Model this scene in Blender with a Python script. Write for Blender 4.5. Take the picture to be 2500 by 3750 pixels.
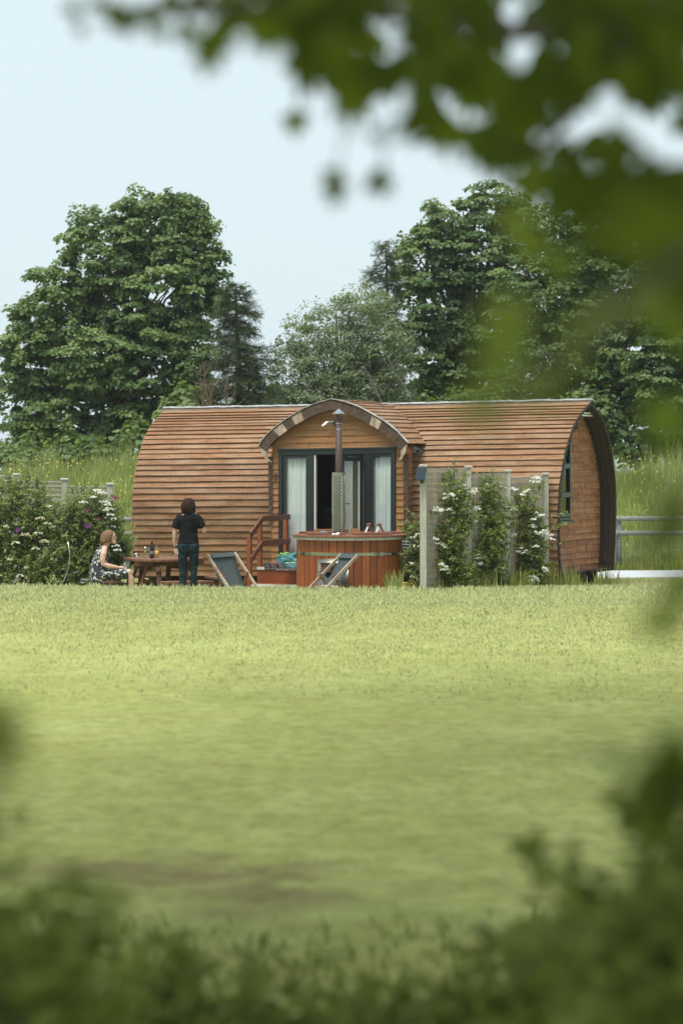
import bpy, math, random
import numpy as np
from mathutils import Vector, Matrix, Euler

for o in list(bpy.data.objects):
    bpy.data.objects.remove(o)
scene = bpy.context.scene
COL = scene.collection
PI = math.pi
rad = math.radians

# ------------------------------------------------------------------ camera, sky, sun, exposure
FPX = 85 / 36 * 3750.0      # focal length in photo pixels
HV = 1650.0                 # photo row of the eye level
ZC = 2.43                   # eye height
cam_d = bpy.data.cameras.new('camera')
cam_d.sensor_fit = 'VERTICAL'
cam_d.sensor_height = 36.0
cam_d.lens = 85.0
cam_d.shift_y = -(1875 - HV) / 3750.0
cam_d.clip_start = 0.1
cam_d.clip_end = 9000.0
cam_d.dof.use_dof = True
cam_d.dof.focus_distance = 40.6
cam_d.dof.aperture_fstop = 2.2
cam_d.dof.aperture_blades = 9
cam = bpy.data.objects.new('camera', cam_d)
cam.location = (0, 0, ZC)
cam.rotation_euler = (PI / 2, 0, 0)
COL.objects.link(cam)
scene.camera = cam

SUN_EL, SUN_AZ = rad(70), rad(215)   # azimuth measured clockwise from +Y
world = bpy.data.worlds.new('World')
scene.world = world
world.use_nodes = True
wt = world.node_tree
wt.nodes.clear()
w_out = wt.nodes.new('ShaderNodeOutputWorld')
w_sky = wt.nodes.new('ShaderNodeTexSky')
w_sky.sky_type = 'NISHITA'
w_sky.sun_disc = False
w_sky.sun_elevation = SUN_EL
w_sky.sun_rotation = SUN_AZ
w_sky.air_density = 1.0
w_sky.dust_density = 4.0
w_bg1 = wt.nodes.new('ShaderNodeBackground')
w_bg1.inputs['Strength'].default_value = 0.10
wt.links.new(w_sky.outputs[0], w_bg1.inputs['Color'])
w_bg2 = wt.nodes.new('ShaderNodeBackground')      # thin even cloud cover
w_bg2.inputs['Color'].default_value = (0.745, 0.885, 0.925, 1)
w_bg2.inputs['Strength'].default_value = 0.78
w_mix = wt.nodes.new('ShaderNodeMixShader')
w_mix.inputs[0].default_value = 0.86
wt.links.new(w_bg1.outputs[0], w_mix.inputs[1])
wt.links.new(w_bg2.outputs[0], w_mix.inputs[2])
wt.links.new(w_mix.outputs[0], w_out.inputs[0])

sun_d = bpy.data.lights.new('sun', 'SUN')
sun_d.energy = 3.3
sun_d.angle = rad(32)
sun_d.color = (1.0, 0.95, 0.86)
sun = bpy.data.objects.new('sun', sun_d)
sd = Vector((math.sin(SUN_AZ) * math.cos(SUN_EL), math.cos(SUN_AZ) * math.cos(SUN_EL), math.sin(SUN_EL)))
sun.rotation_euler = sd.to_track_quat('Z', 'Y').to_euler()
sun.location = sd * 50
COL.objects.link(sun)

scene.render.engine = 'CYCLES'
scene.cycles.use_denoising = True
try:
    scene.cycles.denoiser = 'OPENIMAGEDENOISE'
except Exception:
    pass
scene.cycles.max_bounces = 8
scene.cycles.transparent_max_bounces = 12
scene.view_settings.view_transform = 'Standard'
scene.view_settings.look = 'None'
scene.view_settings.gamma = 1.0
scene.view_settings.use_curve_mapping = False
scene.view_settings.exposure = 0.52

# ------------------------------------------------------------------ helpers
def P(u, v, Y):
    """the point of the place that the photograph shows at (u, v), at depth Y"""
    return Vector(((u - 1250) * Y / FPX, Y, ZC + (HV - v) * Y / FPX))

ORG = {}

def empty(name, loc, label=None, cat=None, group=None):
    o = bpy.data.objects.new(name, None)
    COL.objects.link(o)
    o.location = loc
    ORG[o.name] = Vector(loc)
    tag(o, label, cat, group)
    return o

def tag(o, label=None, cat=None, group=None, kind=None):
    if label: o['label'] = label
    if cat: o['category'] = cat
    if group: o['group'] = group
    if kind: o['kind'] = kind
    return o

def link_mesh(name, me, mat, parent, loc=None):
    if mat is not None:
        for m in (mat if isinstance(mat, (list, tuple)) else [mat]):
            me.materials.append(m)
    o = bpy.data.objects.new(name, me)
    COL.objects.link(o)
    if parent is not None:
        o.parent = parent
        ORG[o.name] = ORG[parent.name]
    else:
        o.location = loc if loc is not None else (0, 0, 0)
        ORG[o.name] = Vector(o.location)
    return o

def np_obj(name, V, F, mat, parent=None, loc=None, smooth=False, attrs=None, uv=None):
    """mesh object from arrays in world coordinates; F is (m, k)"""
    V = np.asarray(V, dtype=np.float64).reshape(-1, 3)
    F = np.asarray(F, dtype=np.int32)
    org = ORG[parent.name] if parent is not None else Vector(loc if loc is not None else (0, 0, 0))
    V = V - np.array(org)
    me = bpy.data.meshes.new(name)
    k = F.shape[1]
    me.vertices.add(len(V)); me.vertices.foreach_set('co', V.astype(np.float32).ravel())
    me.loops.add(F.size); me.loops.foreach_set('vertex_index', F.ravel())
    me.polygons.add(len(F))
    me.polygons.foreach_set('loop_start', np.arange(0, F.size, k, dtype=np.int32))
    me.polygons.foreach_set('loop_total', np.full(len(F), k, dtype=np.int32))
    me.polygons.foreach_set('use_smooth', np.full(len(F), bool(smooth)))
    me.update(calc_edges=True)
    if attrs:
        for an, av in attrs.items():
            a = me.attributes.new(an, 'FLOAT', 'POINT')
            a.data.foreach_set('value', np.asarray(av, dtype=np.float32))
    if uv is not None:
        l = me.uv_layers.new(name='UVMap')
        l.data.foreach_set('uv', np.asarray(uv, dtype=np.float32)[F.ravel()].ravel())
    return link_mesh(name, me, mat, parent, loc)

class MB:
    """collects shapes in world coordinates; build() links them as one mesh object"""
    def __init__(s):
        s.v = []; s.f = []; s.fm = []
    def add(s, vs, fs, m=0):
        b = len(s.v)
        s.v += [tuple(x) for x in vs]
        s.f += [tuple(i + b for i in f) for f in fs]
        s.fm += [m] * len(fs)
        return s
    def box(s, c, size, M=None, m=0):
        x, y, z = size[0] / 2, size[1] / 2, size[2] / 2
        vs = [Vector(p) for p in ((-x,-y,-z),(x,-y,-z),(x,y,-z),(-x,y,-z),(-x,-y,z),(x,-y,z),(x,y,z),(-x,y,z))]
        if M is not None: vs = [M @ p for p in vs]
        c = Vector(c)
        return s.add([p + c for p in vs], [(0,3,2,1),(4,5,6,7),(0,1,5,4),(1,2,6,5),(2,3,7,6),(3,0,4,7)], m)
    def beam(s, p0, p1, w, h, up=(0, 0, 1), m=0, ch=0.0):
        """rectangular bar from p0 to p1, w across, h along up; ch chamfers its long edges"""
        p0, p1 = Vector(p0), Vector(p1)
        d = (p1 - p0).normalized()
        a = d.cross(Vector(up))
        if a.length < 1e-4: a = d.cross(Vector((0, 1, 0)))
        a.normalize(); b = a.cross(d).normalized()
        w /= 2; h /= 2
        if ch > 0:
            r = [(-w+ch,-h),(w-ch,-h),(w,-h+ch),(w,h-ch),(w-ch,h),(-w+ch,h),(-w,h-ch),(-w,-h+ch)]
        else:
            r = [(-w,-h),(w,-h),(w,h),(-w,h)]
        n = len(r)
        vs = [p0 + a*x + b*y for x, y in r] + [p1 + a*x + b*y for x, y in r]
        fs = [(i, (i+1) % n, n + (i+1) % n, n + i) for i in range(n)]
        fs += [tuple(range(n-1, -1, -1)), tuple(range(n, 2*n))]
        return s.add(vs, fs, m)
    def tube(s, pts, radii, n=8, m=0, cap=True):
        pts = [Vector(p) for p in pts]
        if not isinstance(radii, (list, tuple)): radii = [radii] * len(pts)
        vs, fs = [], []
        ref = None
        for i, p in enumerate(pts):
            d = (pts[min(i+1, len(pts)-1)] - pts[max(i-1, 0)])
            d = d.normalized() if d.length > 1e-9 else Vector((0,0,1))
            if ref is None:
                ref = Vector((1,0,0)) if abs(d.x) < .8 else Vector((0,1,0))
            a = (ref - d * ref.dot(d)).normalized(); b = d.cross(a); ref = a
            for k in range(n):
                t = 2*PI*k/n
                vs.append(p + (a*math.cos(t) + b*math.sin(t)) * radii[i])
        for i in range(len(pts)-1):
            for k in range(n):
                fs.append((i*n+k, i*n+(k+1) % n, (i+1)*n+(k+1) % n, (i+1)*n+k))
        if cap:
            fs.append(tuple(range(n-1, -1, -1))); fs.append(tuple(range((len(pts)-1)*n, len(pts)*n)))
        return s.add(vs, fs, m)
    def loft(s, rings, m=0, cap=True):
        n = len(rings[0]); vs = [Vector(p) for r in rings for p in r]; fs = []
        for i in range(len(rings)-1):
            for k in range(n):
                fs.append((i*n+k, i*n+(k+1) % n, (i+1)*n+(k+1) % n, (i+1)*n+k))
        if cap:
            fs.append(tuple(range(n-1, -1, -1))); fs.append(tuple(range((len(rings)-1)*n, len(rings)*n)))
        return s.add(vs, fs, m)
    def lathe(s, c, prof, n=16, m=0):
        c = Vector(c)
        return s.loft([[c + Vector((r*math.cos(2*PI*k/n), r*math.sin(2*PI*k/n), z)) for k in range(n)] for r, z in prof], m)
    def ball(s, c, r, M=None, nu=12, nv=8, m=0):
        if not isinstance(r, (list, tuple)): r = (r, r, r)
        c = Vector(c); vs = []; fs = []
        for i in range(nv+1):
            ph = -PI/2 + PI*i/nv
            ph = max(-PI/2+.02, min(PI/2-.02, ph))
            for k in range(nu):
                t = 2*PI*k/nu
                q = Vector((r[0]*math.cos(ph)*math.cos(t), r[1]*math.cos(ph)*math.sin(t), r[2]*math.sin(ph)))
                if M is not None: q = M @ q
                vs.append(c + q)
        for i in range(nv):
            for k in range(nu):
                fs.append((i*nu+k, i*nu+(k+1) % nu, (i+1)*nu+(k+1) % nu, (i+1)*nu+k))
        fs.append(tuple(range(nu-1, -1, -1))); fs.append(tuple(range(nv*nu, (nv+1)*nu)))
        return s.add(vs, fs, m)
    def limb(s, pts, radii, n=12):
        """tapering closed limb with round joints"""
        s.tube(pts, radii, n)
        for p, r in zip(pts, radii): s.ball(p, r, nu=n, nv=8)
        return s
    def poly(s, ring, depth, m=0):
        """flat polygon (list of points) given thickness along vector depth"""
        n = len(ring); ring = [Vector(p) for p in ring]; d = Vector(depth)
        vs = ring + [p + d for p in ring]
        fs = [tuple(range(n-1, -1, -1)), tuple(range(n, 2*n))] + [(i, (i+1) % n, n+(i+1) % n, n+i) for i in range(n)]
        return s.add(vs, fs, m)
    def build(s, name, mat, parent=None, loc=None, smooth=False, bevel=0.0, remesh=0.0, sm=0):
        org = ORG[parent.name] if parent is not None else Vector(loc if loc is not None else (0, 0, 0))
        me = bpy.data.meshes.new(name)
        me.from_pydata([tuple(Vector(p) - org) for p in s.v], [], s.f)
        me.update()
        if any(s.fm): me.polygons.foreach_set('material_index', s.fm)
        if smooth: me.polygons.foreach_set('use_smooth', [True] * len(me.polygons))
        o = link_mesh(name, me, mat, parent, loc)
        if remesh:
            r = o.modifiers.new('r', 'REMESH'); r.mode = 'VOXEL'; r.voxel_size = remesh; r.use_smooth_shade = True
            if sm:
                q = o.modifiers.new('s', 'SMOOTH'); q.iterations = sm; q.factor = .5
        if bevel:
            b = o.modifiers.new('b', 'BEVEL'); b.width = bevel; b.segments = 1; b.limit_method = 'ANGLE'
        return o

def copy_obj(o, parent=None, loc=None, rot=None):
    c = o.copy(); COL.objects.link(c)
    if parent is not None: c.parent = parent
    if loc is not None: c.location = loc
    if rot is not None: c.rotation_euler = rot
    return c

# ------------------------------------------------------------------ materials
def new_mat(name):
    m = bpy.data.materials.new(name); m.use_nodes = True
    t = m.node_tree; b = t.nodes['Principled BSDF']
    return m, t, b

def mixc(t, fac, a, b, mode='MIX'):
    n = t.nodes.new('ShaderNodeMix'); n.data_type = 'RGBA'; n.blend_type = mode
    for idx, val in ((0, fac), (6, a), (7, b)):
        if isinstance(val, (int, float)): n.inputs[idx].default_value = val
        elif isinstance(val, tuple): n.inputs[idx].default_value = (*val[:3], 1)
        else: t.links.new(val, n.inputs[idx])
    return n.outputs[2]

def noise(t, vec, scale, detail=4, rough=.55, dist=0.0):
    n = t.nodes.new('ShaderNodeTexNoise'); n.inputs['Scale'].default_value = scale
    n.inputs['Detail'].default_value = detail; n.inputs['Roughness'].default_value = rough
    n.inputs['Distortion'].default_value = dist
    if vec is not None: t.links.new(vec, n.inputs['Vector'])
    return n.outputs[0]

def ramp(t, fac, stops):
    r = t.nodes.new('ShaderNodeValToRGB')
    while len(r.color_ramp.elements) < len(stops): r.color_ramp.elements.new(.5)
    for e, (p, c) in zip(r.color_ramp.elements, stops):
        e.position = p; e.color = (*c, 1) if isinstance(c, tuple) else (c, c, c, 1)
    t.links.new(fac, r.inputs[0])
    return r.outputs[0]

def coords(t, kind='Object', scale=(1, 1, 1), rnd=0.0):
    c = t.nodes.new('ShaderNodeTexCoord'); mp = t.nodes.new('ShaderNodeMapping')
    mp.inputs['Scale'].default_value = scale
    t.links.new(c.outputs[kind], mp.inputs[0])
    if rnd:
        oi = t.nodes.new('ShaderNodeObjectInfo'); mu = t.nodes.new('ShaderNodeVectorMath'); mu.operation = 'SCALE'
        mu.inputs[0].default_value = (rnd, rnd * .73, rnd * .37)
        t.links.new(oi.outputs['Random'], mu.inputs['Scale']); t.links.new(mu.outputs[0], mp.inputs['Location'])
    return mp.outputs[0]

def obj_random(t):
    return t.nodes.new('ShaderNodeObjectInfo').outputs['Random']

def bump(t, b, h, strength=.3, dist=.01):
    n = t.nodes.new('ShaderNodeBump'); n.inputs['Strength'].default_value = strength; n.inputs['Distance'].default_value = dist
    t.links.new(h, n.inputs['Height']); t.links.new(n.outputs[0], b.inputs['Normal'])

def wood(name, dark, mid, light, kind='UV', scale=(1.0, 16, 1), rough=.75, knots=True, var=.35, bleach=None, bleach_amt=.5, bleach_scale=.9, streak=0.0):
    m, t, b = new_mat(name)
    v = coords(t, kind, scale, 40.0)
    g = noise(t, v, 2.2, 7, .62, .6)
    c = ramp(t, g, [(.28, dark), (.5, mid), (.74, light)])
    r = obj_random(t)
    c = mixc(t, var, c, mixc(t, 1.0, c, ramp(t, r, [(0, (.62,.58,.55)), (.5, (1, 1, 1)), (1, (1.28, 1.24, 1.18))]), 'MULTIPLY'))
    if bleach is not None:
        v2 = coords(t, kind, (bleach_scale, bleach_scale * 4, 1), 17.0)
        f = ramp(t, noise(t, v2, 1.6, 4), [(.42, 0.0), (.72, bleach_amt)])
        c = mixc(t, f, c, bleach)
    if streak:
        sv = coords(t, kind, (11, 1.6, 1), 31.0)
        c = mixc(t, ramp(t, noise(t, sv, 1.3, 4, .6, 1.2), [(.50, 0.0), (.66, streak)]), c, tuple(x * .45 for x in dark))
    if knots:
        v3 = coords(t, kind, (3.1, 9.5, 1), 23.0)
        vo = t.nodes.new('ShaderNodeTexVoronoi'); vo.inputs['Scale'].default_value = 1.0
        t.links.new(v3, vo.inputs['Vector'])
        c = mixc(t, ramp(t, vo.outputs['Distance'], [(.05, .85), (.13, 0.0)]), c, tuple(x * .35 for x in dark))
    t.links.new(c, b.inputs['Base Color'])
    b.inputs['Roughness'].default_value = rough
    bump(t, b, g, .35, .006)
    return m

def paint(name, col, rough=.5, metal=0.0, var=.12, scale=6.0, spec=.5):
    m, t, b = new_mat(name)
    v = coords(t, 'Object', (1, 1, 1), 9.0)
    n = noise(t, v, scale, 5)
    c = mixc(t, ramp(t, n, [(.3, 0.0), (.7, 1.0)]), tuple(x * (1 - var) for x in col), tuple(min(1, x * (1 + var)) for x in col))
    t.links.new(c, b.inputs['Base Color'])
    b.inputs['Roughness'].default_value = rough; b.inputs['Metallic'].default_value = metal
    b.inputs['Specular IOR Level'].default_value = spec
    return m

def leaf_mat(name, dark, light, transl=.35, rough=.5, warm=None, spec=.35, soft=0.0):
    m, t, b = new_mat(name)
    a = t.nodes.new('ShaderNodeAttribute'); a.attribute_name = 'tint'
    c = mixc(t, a.outputs['Fac'], dark, light)
    v = coords(t, 'Object', (1, 1, 1))
    n = noise(t, v, .8, 3)
    if not soft: c = mixc(t, ramp(t, n, [(.35, 0.0), (.7, .55)]), c, mixc(t, .6, c, tuple(x * .6 for x in dark)))
    if warm is not None:
        c = mixc(t, ramp(t, noise(t, v, 7.0, 2), [(.6, 0.0), (.75, .7)]), c, warm)
    t.links.new(c, b.inputs['Base Color'])
    b.inputs['Roughness'].default_value = rough; b.inputs['Specular IOR Level'].default_value = spec
    if soft:      # thin blades shade with the turf they stand in
        g = t.nodes.new('ShaderNodeNewGeometry'); mx_ = t.nodes.new('ShaderNodeMix'); mx_.data_type = 'VECTOR'
        mx_.inputs[0].default_value = soft; mx_.inputs[5].default_value = (0, 0, 1)
        t.links.new(g.outputs['Normal'], mx_.inputs[4])
        nv = t.nodes.new('ShaderNodeVectorMath'); nv.operation = 'NORMALIZE'; t.links.new(mx_.outputs[1], nv.inputs[0])
        t.links.new(nv.outputs[0], b.inputs['Normal'])
    tr = t.nodes.new('ShaderNodeBsdfTranslucent')
    t.links.new(mixc(t, .5, c, (.35, .45, .05)), tr.inputs['Color'])
    mx = t.nodes.new('ShaderNodeMixShader'); mx.inputs[0].default_value = transl
    t.links.new(b.outputs[0], mx.inputs[1]); t.links.new(tr.outputs[0], mx.inputs[2])
    t.links.new(mx.outputs[0], t.nodes['Material Output'].inputs[0])
    return m

def glass_mat(name, tint=(.9, .95, .95), refl=.12, rough=.02, fres=.45):
    m, t, b = new_mat(name)
    gl = t.nodes.new('ShaderNodeBsdfGlossy'); gl.inputs['Roughness'].default_value = rough
    tr = t.nodes.new('ShaderNodeBsdfTransparent'); tr.inputs['Color'].default_value = (*tint, 1)
    fr = t.nodes.new('ShaderNodeLayerWeight'); fr.inputs['Blend'].default_value = .25
    mr = t.nodes.new('ShaderNodeMath'); mr.operation = 'MULTIPLY_ADD'
    t.links.new(fr.outputs['Fresnel'], mr.inputs[0]); mr.inputs[1].default_value = fres; mr.inputs[2].default_value = refl
    mx = t.nodes.new('ShaderNodeMixShader')
    t.links.new(mr.outputs[0], mx.inputs[0]); t.links.new(tr.outputs[0], mx.inputs[1]); t.links.new(gl.outputs[0], mx.inputs[2])
    t.links.new(mx.outputs[0], t.nodes['Material Output'].inputs[0])
    return m

M = {}
M['clad'] = wood('cladding_wood', (.115, .047, .018), (.215, .100, .040), (.325, .180, .085), bleach=(.34, .24, .155), bleach_amt=.7, var=.5, streak=.22)
M['clad_red'] = wood('gable_wood', (.170, .056, .022), (.310, .118, .050), (.43, .190, .088), bleach=(.44, .25, .14), bleach_amt=.7, var=.6, streak=.8)
M['porch_wood'] = wood('porch_wood', (.190, .080, .028), (.30, .145, .055), (.42, .225, .092), var=.5, streak=.25)
M['trim'] = wood('dark_trim', (.035, .022, .015), (.075, .045, .03), (.13, .085, .06), kind='Object', scale=(6, 6, 6), knots=False)
M['peel'] = wood('bare_trim', (.30, .21, .14), (.45, .36, .27), (.62, .55, .46), kind='Object', scale=(9, 9, 9), knots=False, bleach=(.16, .10, .07), bleach_amt=.9, bleach_scale=5)
M['ridge'] = wood('ridge_wood', (.06, .04, .03), (.13, .085, .06), (.22, .15, .11), kind='Object', scale=(1.5, 9, 9), knots=False)
M['felt'] = paint('roof_felt', (.33, .35, .36), .7, var=.35, scale=9)
M['black_edge'] = paint('shell_edge', (.018, .014, .012), .8)
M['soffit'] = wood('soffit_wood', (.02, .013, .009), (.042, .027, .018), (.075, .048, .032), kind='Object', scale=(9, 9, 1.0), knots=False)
M['upvc'] = paint('anthracite_frame', (.014, .022, .026), .38, var=.08)
M['upvc_green'] = paint('window_frame_paint', (.014, .034, .036), .35, var=.08)
M['white_pl'] = paint('white_plastic', (.75, .77, .76), .4, var=.04)
M['curtain'] = paint('curtain_cloth', (.87, .92, .95), .9, var=.04, scale=14)
M['curtain_beige'] = paint('beige_cloth', (.42, .36, .27), .9, var=.1, scale=14)
M['glass'] = glass_mat('window_glass', (.97, .985, .98), refl=.05)
M['glass_refl'] = glass_mat('door_glass', (.75, .77, .72), refl=.16)
M['glass_gable'] = glass_mat('gable_glass', (.5, .55, .5), refl=.03, fres=.12)
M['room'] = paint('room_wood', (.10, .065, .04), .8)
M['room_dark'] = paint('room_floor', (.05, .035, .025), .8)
M['metal'] = paint('stainless_steel', (.36, .36, .33), .2, 1.0, var=.12)
M['wire'] = paint('dull_wire', (.12, .12, .12), .6)
M['cap_metal'] = paint('grey_cap_paint', (.17, .19, .22), .45, .2)
M['metal_grey'] = paint('galvanised_metal', (.42, .44, .44), .4, 1.0, var=.15)
M['flue'] = paint('flue_pipe_paint', (.060, .036, .028), .6, .1, var=.3, scale=14)
M['iron'] = paint('black_iron', (.012, .012, .013), .5)
M['stave'] = wood('tub_wood', (.150, .036, .009), (.255, .066, .016), (.37, .118, .032), kind='Object', scale=(26, 26, 1.4), knots=False, rough=.5, var=.7)
M['step'] = wood('step_wood', (.17, .042, .014), (.26, .07, .022), (.34, .11, .04), kind='Object', scale=(2, 18, 18), knots=False, rough=.5, var=.3)
M['lid'] = wood('lid_wood', (.13, .045, .025), (.20, .075, .042), (.30, .14, .09), kind='Object', scale=(4, 14, 14), knots=False, rough=.6)
M['rail'] = wood('rail_wood', (.075, .026, .014), (.13, .045, .022), (.20, .078, .042), kind='Object', scale=(8, 8, 8), knots=False, rough=.5)
M['grey_wood'] = wood('weathered_wood', (.26, .25, .21), (.40, .39, .34), (.54, .54, .49), kind='Object', scale=(22, 22, 2.0), knots=False, var=.3)
M['slat_wood'] = wood('lattice_wood', (.22, .205, .175), (.34, .32, .28), (.46, .44, .40), kind='Object', scale=(22, 22, 22), knots=False, var=.5)
M['fence_wood'] = wood('fence_wood', (.12, .12, .11), (.19, .195, .18), (.27, .275, .26), kind='Object', scale=(3, 22, 22), knots=False, var=.2)
M['table'] = wood('table_wood', (.085, .038, .020), (.15, .070, .040), (.25, .13, .082), kind='Object', scale=(5, 5, 5), knots=False, var=.5)
M['chair_wood'] = wood('chair_wood', (.22, .13, .085), (.36, .24, .165), (.52, .40, .31), kind='Object', scale=(9, 9, 9), knots=False, var=.4, bleach=(.55, .52, .48), bleach_amt=.7, bleach_scale=4)
M['canvas'] = paint('grey_canvas', (.050, .066, .072), .85, var=.16, scale=20)
M['white_edge'] = paint('white_step_edge', (.66, .68, .68), .5, var=.06)
M['skin'] = paint('skin', (.58, .36, .28), .5, var=.06, scale=20)

def hair_mat(name, dark, light):
    m, t, b = new_mat(name)
    v = coords(t, 'Object', (60, 60, 2.5))
    c = mixc(t, ramp(t, noise(t, v, 1.6, 4), [(.3, 0.0), (.7, 1.0)]), dark, light)
    t.links.new(c, b.inputs['Base Color']); b.inputs['Roughness'].default_value = .6
    b.inputs['Specular IOR Level'].default_value = .12
    bump(t, b, noise(t, v, 1.6, 3), .7, .01)
    return m
M['hair_dark'] = hair_mat('dark_brown_hair', (.010, .005, .004), (.042, .018, .011))
M['hair_light'] = hair_mat('light_brown_hair', (.10, .055, .030), (.27, .17, .105))

def fabric(name, col, rough=.9, var=.25, wr=9.0):
    m, t, b = new_mat(name)
    v = coords(t, 'Object')
    n = noise(t, v, wr, 3)
    c = mixc(t, ramp(t, n, [(.3, 0.0), (.75, 1.0)]), tuple(x * (1 - var) for x in col), tuple(x * (1 + var) for x in col))
    t.links.new(c, b.inputs['Base Color']); b.inputs['Roughness'].default_value = rough
    b.inputs['Specular IOR Level'].default_value = .15
    bump(t, b, noise(t, v, wr, 2), .6, .02)
    return m
M['tee'] = fabric('black_cotton', (.009, .010, .011), var=.5)
M['jeans'] = fabric('dark_denim', (.013, .026, .034), var=.6, wr=14)

def floral():
    m, t, b = new_mat('floral_cloth')
    v = coords(t, 'Object')
    vo = t.nodes.new('ShaderNodeTexVoronoi'); vo.inputs['Scale'].default_value = 19.0
    w = t.nodes.new('ShaderNodeVectorMath'); w.operation = 'MULTIPLY_ADD'
    nn = t.nodes.new('ShaderNodeTexNoise'); nn.inputs['Scale'].default_value = 38.0
    t.links.new(v, nn.inputs['Vector']); t.links.new(nn.outputs['Color'], w.inputs[0])
    w.inputs[1].default_value = (.10, .10, .10); t.links.new(v, w.inputs[2])
    t.links.new(w.outputs[0], vo.inputs['Vector'])
    f = ramp(t, vo.outputs['Distance'], [(.30, 1.0), (.40, 0.0)])
    c = mixc(t, f, (.014, .022, .030), (.62, .61, .57))
    vo2 = t.nodes.new('ShaderNodeTexVoronoi'); vo2.inputs['Scale'].default_value = 60.0
    t.links.new(v, vo2.inputs['Vector'])
    c = mixc(t, ramp(t, vo2.outputs['Distance'], [(.22, .55), (.30, 0.0)]), c, (.22, .21, .19))
    t.links.new(c, b.inputs['Base Color']); b.inputs['Roughness'].default_value = .85
    return m
M['floral'] = floral()

def lawn_mat():
    m, t, b = new_mat('mown_grass')
    v = coords(t, 'Object')
    n1 = noise(t, v, .35, 4); n2 = noise(t, coords(t, 'Object', (1, .6, 1)), 1.5, 6, .65); n3 = noise(t, v, 14.0, 5, .7)
    c = ramp(t, n2, [(.25, (.260, .288, .080)), (.50, (.335, .368, .122)), (.75, (.415, .435, .175))])
    c = mixc(t, ramp(t, n3, [(.35, 0.0), (.75, .45)]), c, (.385, .385, .19))
    c = mixc(t, ramp(t, n1, [(.4, 0.0), (.75, .45)]), c, (.260, .282, .072))
    c = mixc(t, ramp(t, noise(t, v, 3.2, 4, .7), [(.5, 0.0), (.8, .4)]), c, (.40, .39, .20))
    c = mixc(t, ramp(t, noise(t, v, 5.5, 5, .7), [(.42, 0.0), (.66, .55)]), c, (.200, .245, .050))
    c = mixc(t, ramp(t, noise(t, coords(t, 'Object', (1, 1.6, 1)), .9, 5, .7), [(.45, 0.0), (.70, .6)]), c, (.285, .270, .085))
    c = mixc(t, 1.0, c, ramp(t, noise(t, coords(t, 'Object', (1, .55, 1)), 10.0, 6, .75), [(.30, .72), (.50, 1.0), (.72, 1.20)]), 'MULTIPLY')
    c = mixc(t, 1.0, c, ramp(t, noise(t, coords(t, 'Object', (1, .6, 1)), 1.3, 4, .6), [(.30, .92), (.50, 1.0), (.72, 1.06)]), 'MULTIPLY')
    # bare reddish soil: two worn patches and a few small scuffs, with ragged edges
    edge = noise(t, v, 2.6, 5, .65)
    for (px_, py_, sx_, sy_) in ((-.85, 10.2, .75, .75), (-.30, 9.5, .42, .5), (-.35, 10.2, .5, .4)):
        sub = t.nodes.new('ShaderNodeVectorMath'); sub.operation = 'SUBTRACT'; sub.inputs[1].default_value = (px_, py_, 0)
        t.links.new(v, sub.inputs[0])
        mul = t.nodes.new('ShaderNodeVectorMath'); mul.operation = 'MULTIPLY'; mul.inputs[1].default_value = (1 / sx_, 1 / sy_, 0)
        t.links.new(sub.outputs[0], mul.inputs[0])
        ln = t.nodes.new('ShaderNodeVectorMath'); ln.operation = 'LENGTH'; t.links.new(mul.outputs[0], ln.inputs[0])
        ad = t.nodes.new('ShaderNodeMath'); ad.operation = 'MULTIPLY_ADD'; ad.inputs[1].default_value = 2.2; t.links.new(edge, ad.inputs[0])
        t.links.new(ln.outputs['Value'], ad.inputs[2])
        hf = t.nodes.new('ShaderNodeMath'); hf.operation = 'MULTIPLY'; hf.inputs[1].default_value = .4; t.links.new(ad.outputs[0], hf.inputs[0])
        c = mixc(t, ramp(t, hf.outputs[0], [(.50, .62), (.80, 0.0)]), c, (.150, .092, .055))
    sp = noise(t, coords(t, 'Object', (.55, 1.2, 1)), 1.4, 5, .6)
    c = mixc(t, ramp(t, sp, [(.68, 0.0), (.74, .55)]), c, (.20, .14, .085))
    t.links.new(c, b.inputs['Base Color']); b.inputs['Roughness'].default_value = .95
    b.inputs['Specular IOR Level'].default_value = .1
    bump(t, b, n3, .8, .03)
    return m
M['lawn'] = lawn_mat()

def gravel_mat():
    m, t, b = new_mat('pale_gravel')
    v = coords(t, 'Object')
    vo = t.nodes.new('ShaderNodeTexVoronoi'); vo.inputs['Scale'].default_value = 26.0
    t.links.new(v, vo.inputs['Vector'])
    c = mixc(t, vo.outputs['Color'], (.33, .36, .39), (.60, .62, .64))
    t.links.new(c, b.inputs['Base Color']); b.inputs['Roughness'].default_value = .9
    bump(t, b, vo.outputs['Distance'], 1.0, .03)
    return m
M['gravel'] = gravel_mat()
M['soil'] = paint('dark_soil', (.06, .045, .03), .95, var=.4, scale=3)

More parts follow.
